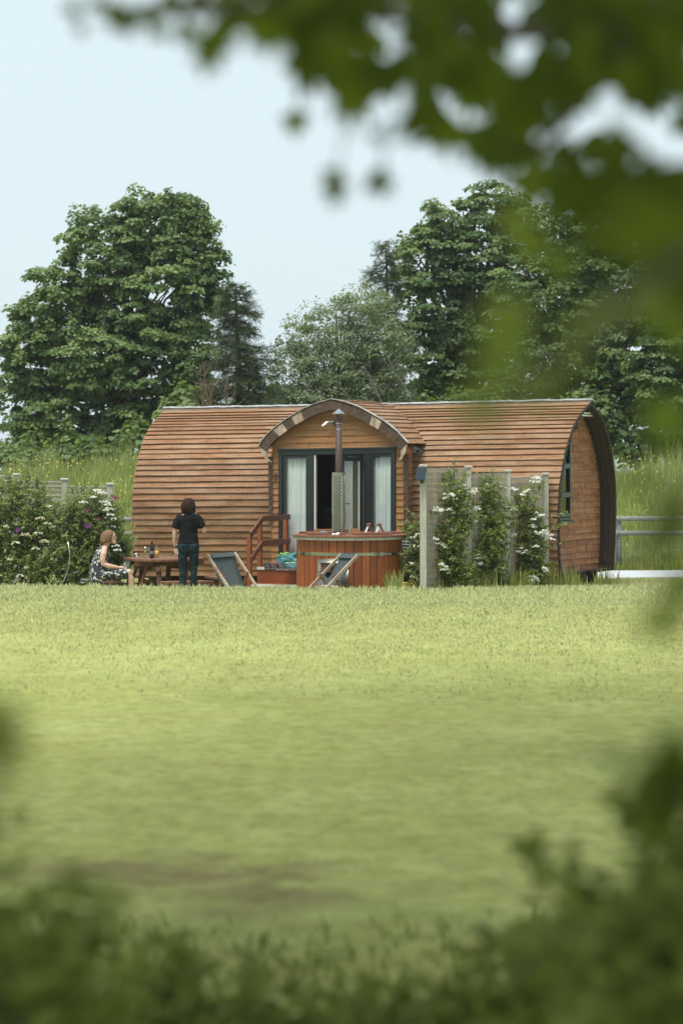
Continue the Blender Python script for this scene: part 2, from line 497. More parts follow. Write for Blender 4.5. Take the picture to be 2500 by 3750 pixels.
M['leaf_syc'] = leaf_mat('sycamore_leaf', (.058, .124, .052), (.245, .335, .115), .40, .5, warm=(.36, .40, .15))
M['leaf_syc2'] = leaf_mat('sycamore_leaf_dark', (.052, .112, .048), (.215, .295, .100), .40, .5, warm=(.22, .22, .09))  # slightly darker green than the first sycamore leaf
M['leaf_pale'] = leaf_mat('willow_leaf', (.120, .165, .090), (.31, .37, .22), .35, .6)
M['needle'] = leaf_mat('spruce_needle', (.026, .045, .022), (.075, .100, .045), .12, .6)
M['leaf_shrub'] = leaf_mat('shrub_leaf', (.050, .086, .018), (.265, .310, .066), .32, .42, warm=(.38, .40, .10), spec=.5)
M['leaf_hedge'] = leaf_mat('hedge_leaf', (.065, .105, .026), (.270, .315, .095), .32, .5, warm=(.24, .24, .10))
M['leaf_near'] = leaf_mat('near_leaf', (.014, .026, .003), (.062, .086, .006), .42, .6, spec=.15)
M['leaf_mid'] = leaf_mat('backlit_leaf', (.045, .070, .005), (.125, .155, .010), .55, .6, spec=.15)  # lighter copy of near_leaf, the backlight put into its colour
M['leaf_rough'] = leaf_mat('rough_leaf', (.070, .098, .020), (.200, .230, .056), .40, .6, spec=.15, warm=(.16, .13, .07))
M['leaf_lime'] = leaf_mat('young_leaf', (.110, .150, .022), (.230, .270, .045), .5, .5, spec=.2)
M['grass_blade'] = leaf_mat('grass_blade', (.300, .335, .125), (.480, .515, .245), .10, .7, spec=.1, soft=.8)
M['grass_brow'] = leaf_mat('brow_blade', (.300, .345, .130), (.500, .535, .270), .12, .7, spec=.1, soft=.7)
M['grass_tall'] = leaf_mat('tall_grass', (.22, .29, .075), (.48, .52, .22), .35, .7, spec=.15)
M['grass_rough'] = leaf_mat('rough_grass', (.095, .125, .022), (.260, .285, .066), .25, .7, spec=.15, soft=.5)
M['bark'] = wood('bark', (.030, .024, .019), (.062, .050, .040), (.11, .092, .074), kind='Object', scale=(5, 5, 1.4), knots=False)
M['bark_pale'] = wood('pale_bark', (.12, .105, .085), (.22, .195, .16), (.34, .31, .26), kind='Object', scale=(5, 5, 1.4), knots=False)
M['twig'] = wood('dead_twig', (.09, .055, .035), (.16, .10, .065), (.25, .17, .12), kind='Object', scale=(5, 5, 5), knots=False)
M['petal_white'] = paint('white_petal', (.60, .61, .54), .7, var=.2, scale=30)
M['petal_cream'] = paint('cream_petal', (.52, .50, .34), .7, var=.15, scale=30)
M['petal_yellow'] = paint('yellow_petal', (.75, .58, .05), .6)
M['petal_purple'] = paint('purple_petal', (.13, .02, .16), .5)
M['petal_plum'] = paint('plum_petal', (.20, .02, .07), .5)

# ------------------------------------------------------------------ terrain
def sstep(a, b, x):
    t = np.clip((x - a) / (b - a), 0, 1)
    return t * t * (3 - 2 * t)

def ground(x, y):
    """height of the land: lawn falling to a low brow, a shelf behind it, a grassy bank, then falling land"""
    x = np.asarray(x, float); y = np.asarray(y, float)
    zc = np.interp(x, [-7, -2.5, 0, 2.5, 7], [.305, .268, .246, .240, .262])
    near = .80 + (zc - .80) * np.clip(y / 38.2, -1.5, 1)
    yl = [38.2, 38.6, 39.0, 39.5, 41.0, 43, 50.4]
    left = np.interp(y, yl, [0, -.05, -.17, -.24, -.37, -.39, -.36])
    yr = [38.2, 38.6, 39.2, 42.2, 46, 50.4]
    right = np.interp(y, yr, [0, -.012, -.045, -.195, -.265, -.32])
    s = sstep(1.2, 2.6, x)
    shelf = zc + left * (1 - s) + right * s
    z = np.where(y <= 38.2, near, shelf)
    bank = 1.70 * sstep(50.3, 57.6, y) + .10 * np.sin(x * .9) * sstep(53, 57, y)
    z = z + bank
    z = z - np.where(y > 60, (y - 60) * .022, 0)
    z = np.where(y > 62, z - 1.2 * sstep(62, 90, y), z)
    return z

xs = np.concatenate([np.linspace(-420, -60, 10), np.linspace(-40, -10, 13), np.linspace(-9.6, 9.6, 65), np.linspace(10, 40, 13), np.linspace(60, 420, 10)])
ys = np.concatenate([np.linspace(-80, -20, 5), np.linspace(-15, 36, 52), np.linspace(36.4, 46, 49), np.linspace(46.5, 64, 50), np.linspace(68, 200, 20), np.array([300, 450, 650, 900])])
GX, GY = np.meshgrid(xs, ys)
rng = np.random.default_rng(5)
GZ = ground(GX, GY) + rng.normal(0, .0025, GX.shape) * (np.abs(GX) < 12)
nx, ny = len(xs), len(ys)
ii = (np.arange(ny - 1)[:, None] * nx + np.arange(nx - 1)[None]).ravel()
lawn = np_obj('lawn', np.stack([GX, GY, GZ], -1).reshape(-1, 3), np.stack([ii, ii + 1, ii + nx + 1, ii + nx], -1), M['lawn'], smooth=True)
tag(lawn, kind='structure')

# pale gravel track behind the cabin, on the open side
gx = np.linspace(2.9, 16, 60); gy = np.linspace(46.1, 50.2, 14)
A_, B_ = np.meshgrid(gx, gy)
edge = .16 * np.sin(A_ * 2.3) * (np.abs(B_ - 48.2) > 1.9)
Z_ = ground(A_, B_ + edge) + .012
ii = (np.arange(13)[:, None] * 60 + np.arange(59)[None]).ravel()
tr = np_obj('gravel_track', np.stack([A_, B_ + edge, Z_], -1).reshape(-1, 3), np.stack([ii, ii + 1, ii + 61, ii + 60], -1), M['gravel'], smooth=True)
tag(tr, kind='structure')

# ------------------------------------------------------------------ foliage tools
def unit(v):
    return v / np.maximum(np.linalg.norm(v, axis=-1, keepdims=True), 1e-9)

def frames(nrm, rng, tipdir=None):
    """random frames (N,3,3) whose columns are side, tip, normal"""
    n = unit(nrm)
    r = rng.normal(size=n.shape) if tipdir is None else tipdir
    t = unit(r - n * (r * n).sum(-1, keepdims=True))
    s = np.cross(t, n)
    return np.stack([s, t, n], -1)

T_SYC = (np.array([(0,0,0),(.30,.05,.03),(.52,.30,.0),(.27,.42,.05),(.33,.80,-.02),(.10,.68,.04),(0,1.05,-.06),(-.10,.68,.04),(-.33,.80,-.02),(-.27,.42,.05),(-.52,.30,0),(-.30,.05,.03)], float),
         np.array([(0,1,3),(1,2,3),(0,3,5),(3,4,5),(0,5,7),(5,6,7),(0,7,9),(7,8,9),(0,9,11),(9,10,11)]))
T_SYC_LO = (np.array([(0,0,0),(.48,.28,.02),(.30,.75,0),(0,1.0,-.05),(-.30,.75,0),(-.48,.28,.02)], float),
            np.array([(0,1,2),(0,2,3),(0,3,4),(0,4,5)]))
T_OVAL = (np.array([(0,0,0),(.22,.35,.04),(.20,.72,.03),(0,1,-.04),(-.20,.72,.03),(-.22,.35,.04)], float),
          np.array([(0,1,5),(1,2,4),(1,4,5),(2,3,4)]))
T_LONG = (np.array([(0,0,0),(.11,.4,.03),(0,1,-.05),(-.11,.4,.03)], float), np.array([(0,1,3),(1,2,3)]))
T_BLADE1 = (np.array([(-.5,0,0),(.5,0,0),(0,1,0)], float), np.array([(0,1,2)]))
_pet = [(0,0,.05)]
for _k in range(10):
    _r = .5 if _k % 2 == 0 else .3
    _pet.append((_r*math.cos(_k*PI/5), _r*math.sin(_k*PI/5), .0 if _k % 2 else .06))
T_FLOWER = (np.array(_pet, float), np.array([(0, 1+_k, 1+(_k+1) % 10) for _k in range(10)]))

def scatter(name, tmpl, pos, fr, size, mat, parent, rng, kind='stuff', tint=None, loc=None):
    TV, TF = tmpl
    N = len(pos); k = len(TV)
    if N == 0: return None
    size = np.broadcast_to(np.asarray(size, float), (N,))
    V = np.einsum('nij,kj->nki', fr, TV) * size[:, None, None] + pos[:, None, :]
    F = (TF[None] + (np.arange(N) * k)[:, None, None]).reshape(-1, TF.shape[1])
    if tint is None: tint = rng.random(N)
    o = np_obj(name, V.reshape(-1, 3), F, mat, parent, loc, attrs={'tint': np.repeat(tint, k)})
    if kind: o['kind'] = kind
    return o

def rand_dirs(n, rng):
    return unit(rng.normal(size=(n, 3)))

def clump_points(blobs, n, rng, lo=.5):
    b = np.array(blobs, float)
    vol = (b[:, 3] * b[:, 4] * b[:, 5]) ** .8
    k = rng.choice(len(b), n, p=vol / vol.sum())
    d = rand_dirs(n, rng)
    r = (lo ** 3 + (1 - lo ** 3) * rng.random(n)) ** (1 / 3)
    r = r * np.where(rng.random(n) < .25, 1.0 + .16 * rng.random(n), 1.0)
    return b[k, :3] + d * b[k, 3:6] * r[:, None], unit(d / b[k, 3:6]), k

def tufted_leaves(C, out, rng, cr, nleaf, squash=.6, upw=.8):
    """leaves gathered in domed tufts round the points C"""
    N = len(C)
    idx = np.repeat(np.arange(N), nleaf)
    sc = cr * (.6 + .8 * rng.random(N))
    d = rand_dirs(N * nleaf, rng)
    d[:, 2] = np.abs(d[:, 2]) * .9 - .25
    off = d * (.35 + .65 * rng.random((N * nleaf, 1)) ** .5) * np.array([1, 1, squash])
    tall = (rng.random(N) < .35) * (.5 + rng.random(N))            # some tufts stand up as leafy shoots
    off[:, :2] *= (1 - .45 * np.minimum(tall, 1))[idx, None]
    off[:, 2] *= (1 + 1.5 * tall)[idx]
    pos = C[idx] + off * sc[idx, None]
    nrm = unit(d * .8 + out[idx] * .3 + np.array([0, 0, upw]) + rng.normal(0, .45, (N * nleaf, 3)))
    tint = np.clip(.45 + .75 * (rng.random(N)[idx] - .5) + .5 * (rng.random(N * nleaf) - .5), 0, 1)
    return pos, nrm, tint

def limbs(mb, base, top, C, rng, n, r0, r1, sub=3, sway=.25):
    """trunk from base to top and n limbs bending out to some of the points C"""
    base, top = np.array(base, float), np.array(top, float)
    L = np.linalg.norm(top - base)
    tp = [base + (top - base) * t + rng.normal(0, .02 * L, 3) * np.array([1, 1, .1]) * (0 < t < 1) for t in np.linspace(0, 1, 7)]
    mb.tube(tp, [r0 * (1 - t * .75) for t in np.linspace(0, 1, 7)], 8)
    pick = rng.choice(len(C), min(n, len(C)), replace=False)
    for j in pick:
        e = C[j]
        t = np.clip((e[2] - base[2]) / max(top[2] - base[2], .1) - .35 - .2 * rng.random(), .12, .92)
        s = base + (top - base) * t
        mid = (s + e) / 2 + np.array([0, 0, .12 * np.linalg.norm(e - s)]) + rng.normal(0, sway * .2, 3)
        q = [s, s * .55 + mid * .45, mid, mid * .5 + e * .5, e]
        rr = r1 * (.5 + .8 * rng.random())
        mb.tube(q, [rr, rr * .8, rr * .6, rr * .42, rr * .2], 5)

def broad_tree(name, label, blobs, base, top, nclump, cr, nleaf, lsize, mat, seed, tmpl=T_SYC_LO, bark=None, group=None, nl=40, r0=.22, r1=.06, lo=.45, squash=.6, upw=.8, cat='tree'):
    rng = np.random.default_rng(seed)
    root = empty(name, tuple(base), label, cat, group)
    C, out, _ = clump_points(blobs, nclump, rng, lo)
    pos, nrm, tint = tufted_leaves(C, out, rng, cr, nleaf, squash, upw)
    fr = frames(nrm, rng)
    scatter('crown', tmpl, pos, fr, lsize * (.65 + .6 * rng.random(len(pos))), mat, root, rng, tint=tint)
    mb = MB(); limbs(mb, base, top, C, rng, nl, r0, r1)
    mb.build('trunk', bark or M['bark'], root, smooth=True)
    return root
# ------------------------------------------------------------------ the cabin
OUTLINE = [(604,1506),(591,1519.5),(581,1530),(573,1539),(565,1548),(557,1559),(550,1569),(542.5,1583.5),(536.5,1597),(529,1613),(524,1630),(519,1648),(513,1666),(508,1685),(504,1705),(501,1724),(497,1745),(494,1766.5),(491,1788),(489,1810),(487.5,1832),(487,1855),(486.5,1878),(486.5,1900.5),(486.5,1924),(487,1946),(488,1969),(488.5,1993),(489,2016.5),(490.5,2040),(492,2063),(494,2086),(494.5,2107)]
TH0, TH1, TH2 = rad(20), rad(23), rad(26)
E0, E1, E2 = np.array((-3.8796, 44.9915)), np.array((.2456, 43.490)), np.array((3.7108, 41.8))
CR = [np.array((math.sin(t), math.cos(t))) for t in (TH0, TH1, TH2)]
AX0 = (E1 - E0) / np.linalg.norm(E1 - E0)
AX2 = (E2 - E1) / np.linalg.norm(E2 - E1)
PROF = []
for (u, v) in OUTLINE:
    up = (u - 1250) / FPX
    p = (up * E0[1] - E0[0]) / (CR[0][0] - up * CR[0][1])
    PROF.append((p, ZC + (HV - v) / FPX * (E0[1] + p * CR[0][1])))
PROF = np.array(PROF)
PRID = PROF[0, 0] + .06
ZB0, ZR0 = PROF[-1, 1], PROF[0, 1] + .03
ZB2, ZR2 = .2537, 3.307

def station(w, p, z, e=0.0):
    """a point of the cabin: w = 0 far end, 1 bend, 2 near end; p = depth from the front line; z in far-end heights; e = metres past the end"""
    if w <= 1: a, c = E0 + (E1 - E0) * w, CR[0] + (CR[1] - CR[0]) * w
    else: a, c = E1 + (E2 - E1) * (w - 1), CR[1] + (CR[2] - CR[1]) * (w - 1)
    q = a + c * p + (AX2 if w > 1 else AX0) * e
    t = w / 2
    zb, zr = ZB0 + (ZB2 - ZB0) * t, ZR0 + (ZR2 - ZR0) * t
    return Vector((q[0], q[1], zb + (z - ZB0) / (ZR0 - ZB0) * (zr - zb)))

def prof_p(z):
    return float(np.interp(z, PROF[::-1, 1], PROF[::-1, 0]))

cabin = empty('glamping_cabin', (E1[0] + .5, E1[1] + 1.4, -.1), 'long curved wooden cabin with lapped board walls, arched porch and dark double doors', 'cabin')

# porch frame of reference
AP = np.array((math.cos(TH1), -math.sin(TH1))); CP = np.array((math.sin(TH1), math.cos(TH1)))
FP = np.array((-.072, 43.196))
def face(q, z, t=0.0):
    """porch face: q metres to the side, z up, t back into the cabin"""
    x = FP + AP * q + CP * t
    return Vector((x[0], x[1], z))
def face_uv(u, v, t=0.0):
    up = (u - 1250) / FPX
    F = FP + CP * t
    q = (up * F[1] - F[0]) / (AP[0] - up * AP[1])
    return q, ZC + (HV - v) / FPX * (F[1] + q * AP[1])
ARCH = [face_uv(u, v) for u, v in [(964,1637),(983,1604.6),(1017,1572),(1056,1543),(1086,1524),(1128,1499),(1174,1480),(1230,1465),(1278,1477),(1323.6,1493.6),(1373,1521),(1419,1547),(1465,1585),(1502,1626)]]
ARCH_L = [a for a in ARCH[:8]][::-1]     # apex to left foot
ARCH_R = ARCH[7:]                         # apex to right foot
SIDE_Q = 1.275
def arch_q(z, side):
    a = ARCH_R if side > 0 else ARCH_L
    zz = [x[1] for x in a][::-1]; qq = [x[0] for x in a][::-1]
    if z < zz[0]: return side * SIDE_Q
    if z > zz[-1]: return 0.0
    return float(np.interp(z, zz, qq))

def strip_board(name, rows, mat, parent, u0=0.0):
    """a board from a list of cross-sections (4 points: top inner, top outer, bottom outer, bottom inner)"""
    V, UV = [], []
    L = u0
    prev = None
    for r in rows:
        if prev is not None: L += (r[2] - prev[2]).length
        prev = r
        g = (r[1] - r[2]).length
        V += [tuple(x) for x in r]
        UV += [(L, g + .01), (L, g), (L, 0.0), (L, -.02)]
    F = []
    n = len(rows)
    for i in range(n - 1):
        a = i * 4
        for k in range(4):
            F.append((a + k, a + (k + 1) % 4, a + 4 + (k + 1) % 4, a + 4 + k))
    F.append((0, 3, 2, 1)); F.append((4*n-4, 4*n-3, 4*n-2, 4*n-1))
    return np_obj(name, V, F, mat, parent, uv=np.array(UV))

rb = random.Random(3)
def course(i, w0, w1, nseg, e1=0.0):
    v0, v1 = PROF[i], PROF[i + 1]
    t = (v1 - v0) / np.linalg.norm(v1 - v0)
    n = np.array((t[1], -t[0]))
    lip = .042 + rb.uniform(-.005, .006)
    sec = [v0 - t * .02 + n * .002, v0 - t * .02 + n * .010, v1 + n * lip + t * rb.uniform(-.004, .006), v1 + n * (lip - .019)]
    rows = []
    ph = rb.uniform(0, 6)
    for k in range(nseg + 1):
        w = w0 + (w1 - w0) * k / nseg
        wob = .0012 * math.sin(ph + k * 1.1) + rb.uniform(-.0012, .0012)
        wn = rb.uniform(-.002, .002)
        r = []
        for j, s in enumerate(sec):
            s = np.array(s)
            if j >= 2: s = s + t * wob + n * wn
            r.append(station(w, s[0], s[1], e1 if k == nseg else 0.0))
        rows.append(r)
    return rows

def find_w(p, z, q, lo, hi):
    for _ in range(30):
        m = (lo + hi) / 2
        s = station(m, p, z)
        if (s.x - FP[0]) * AP[0] + (s.y - FP[1]) * AP[1] < q: lo = m
        else: hi = m
    return (lo + hi) / 2

NC = len(PROF) - 1
for i in range(NC):
    pm, zm = (PROF[i] + PROF[i + 1]) / 2
    zr = station(1, pm, zm).z
    wl = find_w(pm, zm, arch_q(zr, -1) + .05, 0, 2)
    wr = find_w(pm, zm, arch_q(zr, 1) - .05, 0, 2)
    strip_board('cladding_board', course(i, 0.0 - rb.uniform(0, .004), wl, 12), M['clad'], cabin, rb.uniform(0, 9))
    ez = (PROF[i][1] - ZB0) / (ZR0 - ZB0)
    rake = .02 + .07 * ez ** 2 + rb.uniform(-.006, .006)
    strip_board('cladding_board', course(i, wr, 2.0, 10, rake), M['clad'], cabin, rb.uniform(0, 9))

# lining under the boards, rear shell, end walls
def arch_points(n=40, inset=0.0):
    """the whole section from the front foot over the ridge to the rear foot"""
    zz = PROF[::-1, 1]; pp = PROF[::-1, 0]
    near = [(pp[k] + inset, zz[k]) for k in range(len(zz))]
    near[-1] = (near[-1][0], near[-1][1] - inset * .6)
    far = [(2 * PRID - p, z) for p, z in near][::-1]
    return near + [(PRID, ZR0 - .01 - inset * .7)] + far
mb = MB()
sec = arch_points()
half = len(sec) // 2
for (wa, wb, pts) in ((0.0, 1.0, sec[half:]), (1.0, 2.0, sec[half:])):
    ws = np.linspace(wa, wb, 4)
    vs = [station(w, p, z) for w in ws for p, z in pts]
    n = len(pts)
    mb.add(vs, [(a*n+k, a*n+k+1, (a+1)*n+k+1, (a+1)*n+k) for a in range(3) for k in range(n-1)])
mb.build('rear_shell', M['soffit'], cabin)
mb = MB()
sec_in = arch_points(inset=.028)
for side in (-1, 1):
    for k in range(half):
        (p0, z0), (p1, z1) = sec_in[k], sec_in[k + 1]
        zr = station(1, p0, z0).z
        wc = find_w(p0, z0, arch_q(zr, side) + (-.02 if side < 0 else .02), 0, 2)
        wa, wb = (0.0, wc) if side < 0 else (wc, 2.0)
        zr1 = station(1, p1, z1).z
        wc1 = find_w(p1, z1, arch_q(zr1, side) + (-.02 if side < 0 else .02), 0, 2)
        wa1, wb1 = (0.0, wc1) if side < 0 else (wc1, 2.0)
        wa = wa1 = max(wa, wa1); wb = wb1 = min(wb, wb1)
        mb.add([station(wa, p0, z0), station(wb, p0, z0), station(wb1, p1, z1), station(wa1, p1, z1)], [(0, 1, 2, 3)])
mb.build('wall_lining', M['room'], cabin)
mb = MB()
mb.add([station(0.02, p, z) for p, z in sec_in], [tuple(range(len(sec_in)))])
mb.build('end_wall', M['clad_red'], cabin)
mb = MB()
vs = [station(w, p, ZB0 + .02) for w in (0.0, 1.0, 2.0) for p in (.1, 2 * PRID - .1)]
mb.add(vs + [v - Vector((0, 0, .04)) for v in vs], [(0,1,3,2),(2,3,5,4),(6,8,9,7),(8,10,11,9),(0,2,8,6),(2,4,10,8),(1,7,9,3),(3,9,11,5)])
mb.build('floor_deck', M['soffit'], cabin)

# ridge: dark boards with a strip of pale felt lapped over them
for (wa, wb, ea) in ((-.012, .36, 0), (.362, .80, 0), (.802, 1.08, 0), (1.082, 1.52, 0), (1.522, 2.0, .10)):
    mb = MB(); rows = []
    N = 6
    a0, a1 = station(wa, PRID - .075, ZR0 - .055), station(wb, PRID - .075, ZR0 - .055, ea)
    b0, b1 = station(wa, PRID - .02, ZR0 + .03), station(wb, PRID - .02, ZR0 + .03, ea)
    n = Vector((-.25, -.75, .6)).normalized() * .022
    mb.add([a0, a1, b1, b0, a0 + n, a1 + n, b1 + n, b0 + n], [(0,1,2,3),(4,7,6,5),(0,4,5,1),(1,5,6,2),(2,6,7,3),(3,7,4,0)])
    mb.build('ridge_board', M['ridge'], cabin)
for (wa, wb, ea) in ((-.012, .80, 0), (.80, 2.0, .11)):
    mb = MB(); N = 26; vs = []
    for k in range(N + 1):
        w = wa + (wb - wa) * k / N
        h = .004 * math.sin(k * 1.9) + rb.uniform(-.003, .004)
        e = ea if k == N else 0
        vs += [station(w, PRID - .07, ZR0 + .030 + h, e), station(w, PRID, ZR0 + .055 + h, e), station(w, PRID + .09, ZR0 + .02 + h, e)]
    mb.add(vs, [(3*k+j, 3*k+3+j, 3*k+4+j, 3*k+1+j) for k in range(N) for j in range(2)])
    o = mb.build('ridge_felt', M['felt'], cabin, smooth=True)
    sol = o.modifiers.new('t', 'SOLIDIFY'); sol.thickness = .012

# near end: overhanging hood, gable wall of lapped boards, window, skirting
GREC = -.30
mb = MB(); sx = arch_points(inset=.008); sy = arch_points(inset=.050); n = len(sx)
def rk(z): return .012 + .065 * max(0, (z - ZB0) / (ZR0 - ZB0)) ** 2
vs = [station(2, p, z, rk(z)) for p, z in sx] + [station(2, p, z, rk(z)) for p, z in sy] + [station(2, p, z, GREC - .03) for p, z in sy]
fs = [(k, k+1, n+k+1, n+k) for k in range(n-1)] + [(n+k, n+k+1, 2*n+k+1, 2*n+k) for k in range(n-1)]
mb.add(vs, fs)
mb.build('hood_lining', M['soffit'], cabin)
mb = MB()   # the rear half of the hood seen from inside, with its outer skin
vs = [station(2, p, z, rk(z)) for p, z in sec[half:]] + [station(2, p, z, GREC - .2) for p, z in sec[half:]]
n2 = len(sec) - half
mb.add(vs, [(k, k+1, n2+k+1, n2+k) for k in range(n2-1)])
mb.build('hood_skin', M['trim'], cabin)
for fr_, wd in ((.26, .02), (.60, .02), (.92, .02)):        # boards of the hood lining show as ribs on the far side
    mb = MB(); pts = sy[half + 2:]
    e0 = GREC + (-GREC) * fr_
    vs = [station(2, p - .006, z, e0) for p, z in pts] + [station(2, p - .006, z, e0 + wd) for p, z in pts]
    m_ = len(pts)
    mb.add(vs, [(k, k+1, m_+k+1, m_+k) for k in range(m_-1)])
    o = mb.build('hood_rib', M['black_edge'], cabin)
    o.modifiers.new('t', 'SOLIDIFY').thickness = .012
# dark drip edge along the near side of the hood
mb = MB()
pts = arch_points(inset=-.028)[:half + 1]
pin = arch_points(inset=.05)[:half + 1]
m_ = len(pts)
vs = [station(2, p, z, rk(z) + .03) for p, z in pts] + [station(2, p, z, rk(z) + .03) for p, z in pin] + [station(2, p, z, rk(z) + .012) for p, z in pts] + [station(2, p, z, rk(z) + .012) for p, z in pin]
mb.add(vs, [(k, k+1, m_+k+1, m_+k) for k in range(m_-1)] + [(k, 2*m_+k, 2*m_+k+1, k+1) for k in range(m_-1)] + [(m_+k, m_+k+1, 3*m_+k+1, 3*m_+k) for k in range(m_-1)])
mb.build('hood_edge', M['black_edge'], cabin)

def gable_pt(p, z, out=0.0):
    return station(2, p, z, GREC + out)
pitch = .1165
z = ZB0
gi = 0
while z < ZR0 - .18:
    z1 = min(z + pitch, ZR0 - .16)
    rows = []
    ns = 8
    ph = rb.uniform(0, 6)
    lip = .026 + rb.uniform(-.004, .004)
    for k in range(ns + 1):
        t = k / ns
        pa0, pa1 = prof_p(z1 + .03) + .05, prof_p(z) + .05
        pt = pa0 + (2 * PRID - 2 * pa0) * t
        pb = pa1 + (2 * PRID - 2 * pa1) * t
        wob = .004 * math.sin(ph + k * 1.3) + rb.uniform(-.003, .003)
        rows.append([gable_pt(pt, z1 + .015, .0), gable_pt(pt, z1 + .015, .008), gable_pt(pb, z + wob, lip), gable_pt(pb, z + wob, lip - .018)])
    strip_board('gable_board', rows, M['clad_red'], cabin, rb.uniform(0, 9))
    z += pitch
mb = MB()
sg = arch_points(inset=.045)
mb.add([gable_pt(p, zz, -.02) for p, zz in sg], [tuple(range(len(sg)))])
mb.build('gable_backing', M['room'], cabin)
# skirting plank and feet
mb = MB()
a, b = gable_pt(.10, ZB0, .03), gable_pt(2 * PRID - .25, ZB0, .03)
d = Vector((AX2[0], AX2[1], 0)) * .03
mb.add([a, b, b - Vector((0,0,.165)), a - Vector((0,0,.195)), a - d, b - d, b - d - Vector((0,0,.165)), a - d - Vector((0,0,.195))], [(0,1,2,3),(4,7,6,5),(0,4,5,1),(3,2,6,7),(0,3,7,4),(1,5,6,2)])
mb.build('skirting_board', M['ridge'], cabin)
for w, p in ((.08, .5), (.55, .5), (1.02, .5), (1.45, .5), (1.93, .55), (.08, 2.5), (.55, 2.5), (1.02, 2.5), (1.45, 2.5), (1.93, 2.35)):
    s = station(w, p, ZB0); g = float(ground(s.x, s.y)) - .03
    mb = MB(); mb.box((s.x, s.y, (s.z + g) / 2), (.16, .16, s.z - g))
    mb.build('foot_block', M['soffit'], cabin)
for p in (.55, 1.5, 2.45):
    mb = MB()
    for wa, wb in ((.02, 1.0), (1.0, 1.95)):
        mb.beam(station(wa, p, ZB0 - .07), station(wb, p, ZB0 - .07), .09, .12)
    mb.build('floor_bearer', M['soffit'], cabin)
# gable window
def gable_uv(u, v, out=0.0):
    o = station(2, 0, ZB0, GREC + out); up = (u - 1250) / FPX
    p = (up * o.y - o.x) / (CR[2][0] - up * CR[2][1])
    zz = ZC + (HV - v) / FPX * (o.y + p * CR[2][1])
    return p, zz
def gbox(mb, p0, p1, z0, z1, o0, o1):
    def g(p, zz, o):
        s = station(2, p, ZB0, GREC + o); return Vector((s.x, s.y, zz))
    vs = [g(p0,z0,o0),g(p1,z0,o0),g(p1,z0,o1),g(p0,z0,o1),g(p0,z1,o0),g(p1,z1,o0),g(p1,z1,o1),g(p0,z1,o1)]
    return mb.add(vs, [(0,3,2,1),(4,5,6,7),(0,1,5,4),(1,2,6,5),(2,3,7,6),(3,0,4,7)])
pw1, zw1 = gable_uv(2087, 1617, .07); _, zw0 = gable_uv(2087, 1905, .07)
pw0 = pw1 - .62
mb = MB()
gbox(mb, pw1 - .055, pw1, zw0, zw1, .02, .085)
gbox(mb, pw0, pw0 + .055, zw0, zw1, .02, .085)
gbox(mb, pw0 + .056, pw1 - .056, zw1 - .055, zw1, .02, .082)
gbox(mb, pw0 + .056, pw1 - .056, zw0, zw0 + .055, .02, .082)
win = mb.build('window', M['upvc_green'], cabin, bevel=.004)
_, zt1 = gable_uv(2075, 1706, .09); _, zt2 = gable_uv(2075, 1812, .09)
for zt in (zt1, zt2):
    mb = MB(); gbox(mb, pw0 + .056, pw1 - .056, zt - .05, zt + .05, .02, .115); mb.build('transom', M['upvc_green'], win, bevel=.012)
mb = MB(); gbox(mb, pw0 + .056, pw1 - .058, zw0 + .057, zw0 + .13, .02, .10); mb.build('sash_rail', M['upvc_green'], win, bevel=.012)
mb = MB(); gbox(mb, pw1 - .02, pw1 + .09, zw1 - .01, zw1 + .02, .0, .10); mb.build('head_flashing', M['upvc_green'], win)
mb = MB(); gbox(mb, pw0 - .05, pw1 + .05, zw0 - .045, zw0 - .005, .0, .14); mb.build('window_sill', M['upvc_green'], win, bevel=.006)
for za, zb in ((zw0 + .13, zt2 - .05), (zt2 + .05, zt1 - .05), (zt1 + .05, zw1 - .055)):
    mb = MB(); gbox(mb, pw0 + .056, pw1 - .056, za, zb, .035, .045); mb.build('pane', M['glass_gable'], win)
mb = MB(); gbox(mb, pw0 + .01, pw1 - .01, zw0 + .01, zw1 - .01, -.012, .006); mb.build('window_back', M['iron'], win)
# strip light under the hood and a small black lamp on the gable
pa, za = gable_uv(2122, 1516, .2); pb, zb = gable_uv(2180, 1519, .2)
mb = MB()
s0, s1 = station(2, pa, ZB0, GREC + .2), station(2, pb, ZB0, GREC + .2)
for dz in (.022, -.022):
    mb.beam((s0.x, s0.y, za + dz), (s1.x, s1.y, zb + dz), .04, .028)
mb.build('hood_tie_bar', M['white_pl'], cabin)
pa, za = gable_uv(2106, 1558, .08)
mb = MB(); gbox(mb, pa - .045, pa + .045, za - .07, za + .05, .03, .12); mb.build('gable_lamp', M['iron'], cabin, bevel=.015)

# ------------------------------------------------------------------ porch
DEPTH_TOP = 1.83
def arch_inset(d):
    """arch line moved inward by d metres"""
    pts = ARCH; out = []
    for k, (q, z) in enumerate(pts):
        a = pts[max(0, k - 1)]; b = pts[min(len(pts) - 1, k + 1)]
        t = np.array((b[0] - a[0], b[1] - a[1])); t /= np.linalg.norm(t)
        out.append((q + t[1] * d, z - t[0] * d))
    return out
def resample(pts, n):
    p = np.array(pts); s = np.concatenate([[0], np.cumsum(np.linalg.norm(np.diff(p, axis=0), axis=1))])
    t = np.linspace(0, s[-1], n)
    return np.stack([np.interp(t, s, p[:, 0]), np.interp(t, s, p[:, 1])], 1)
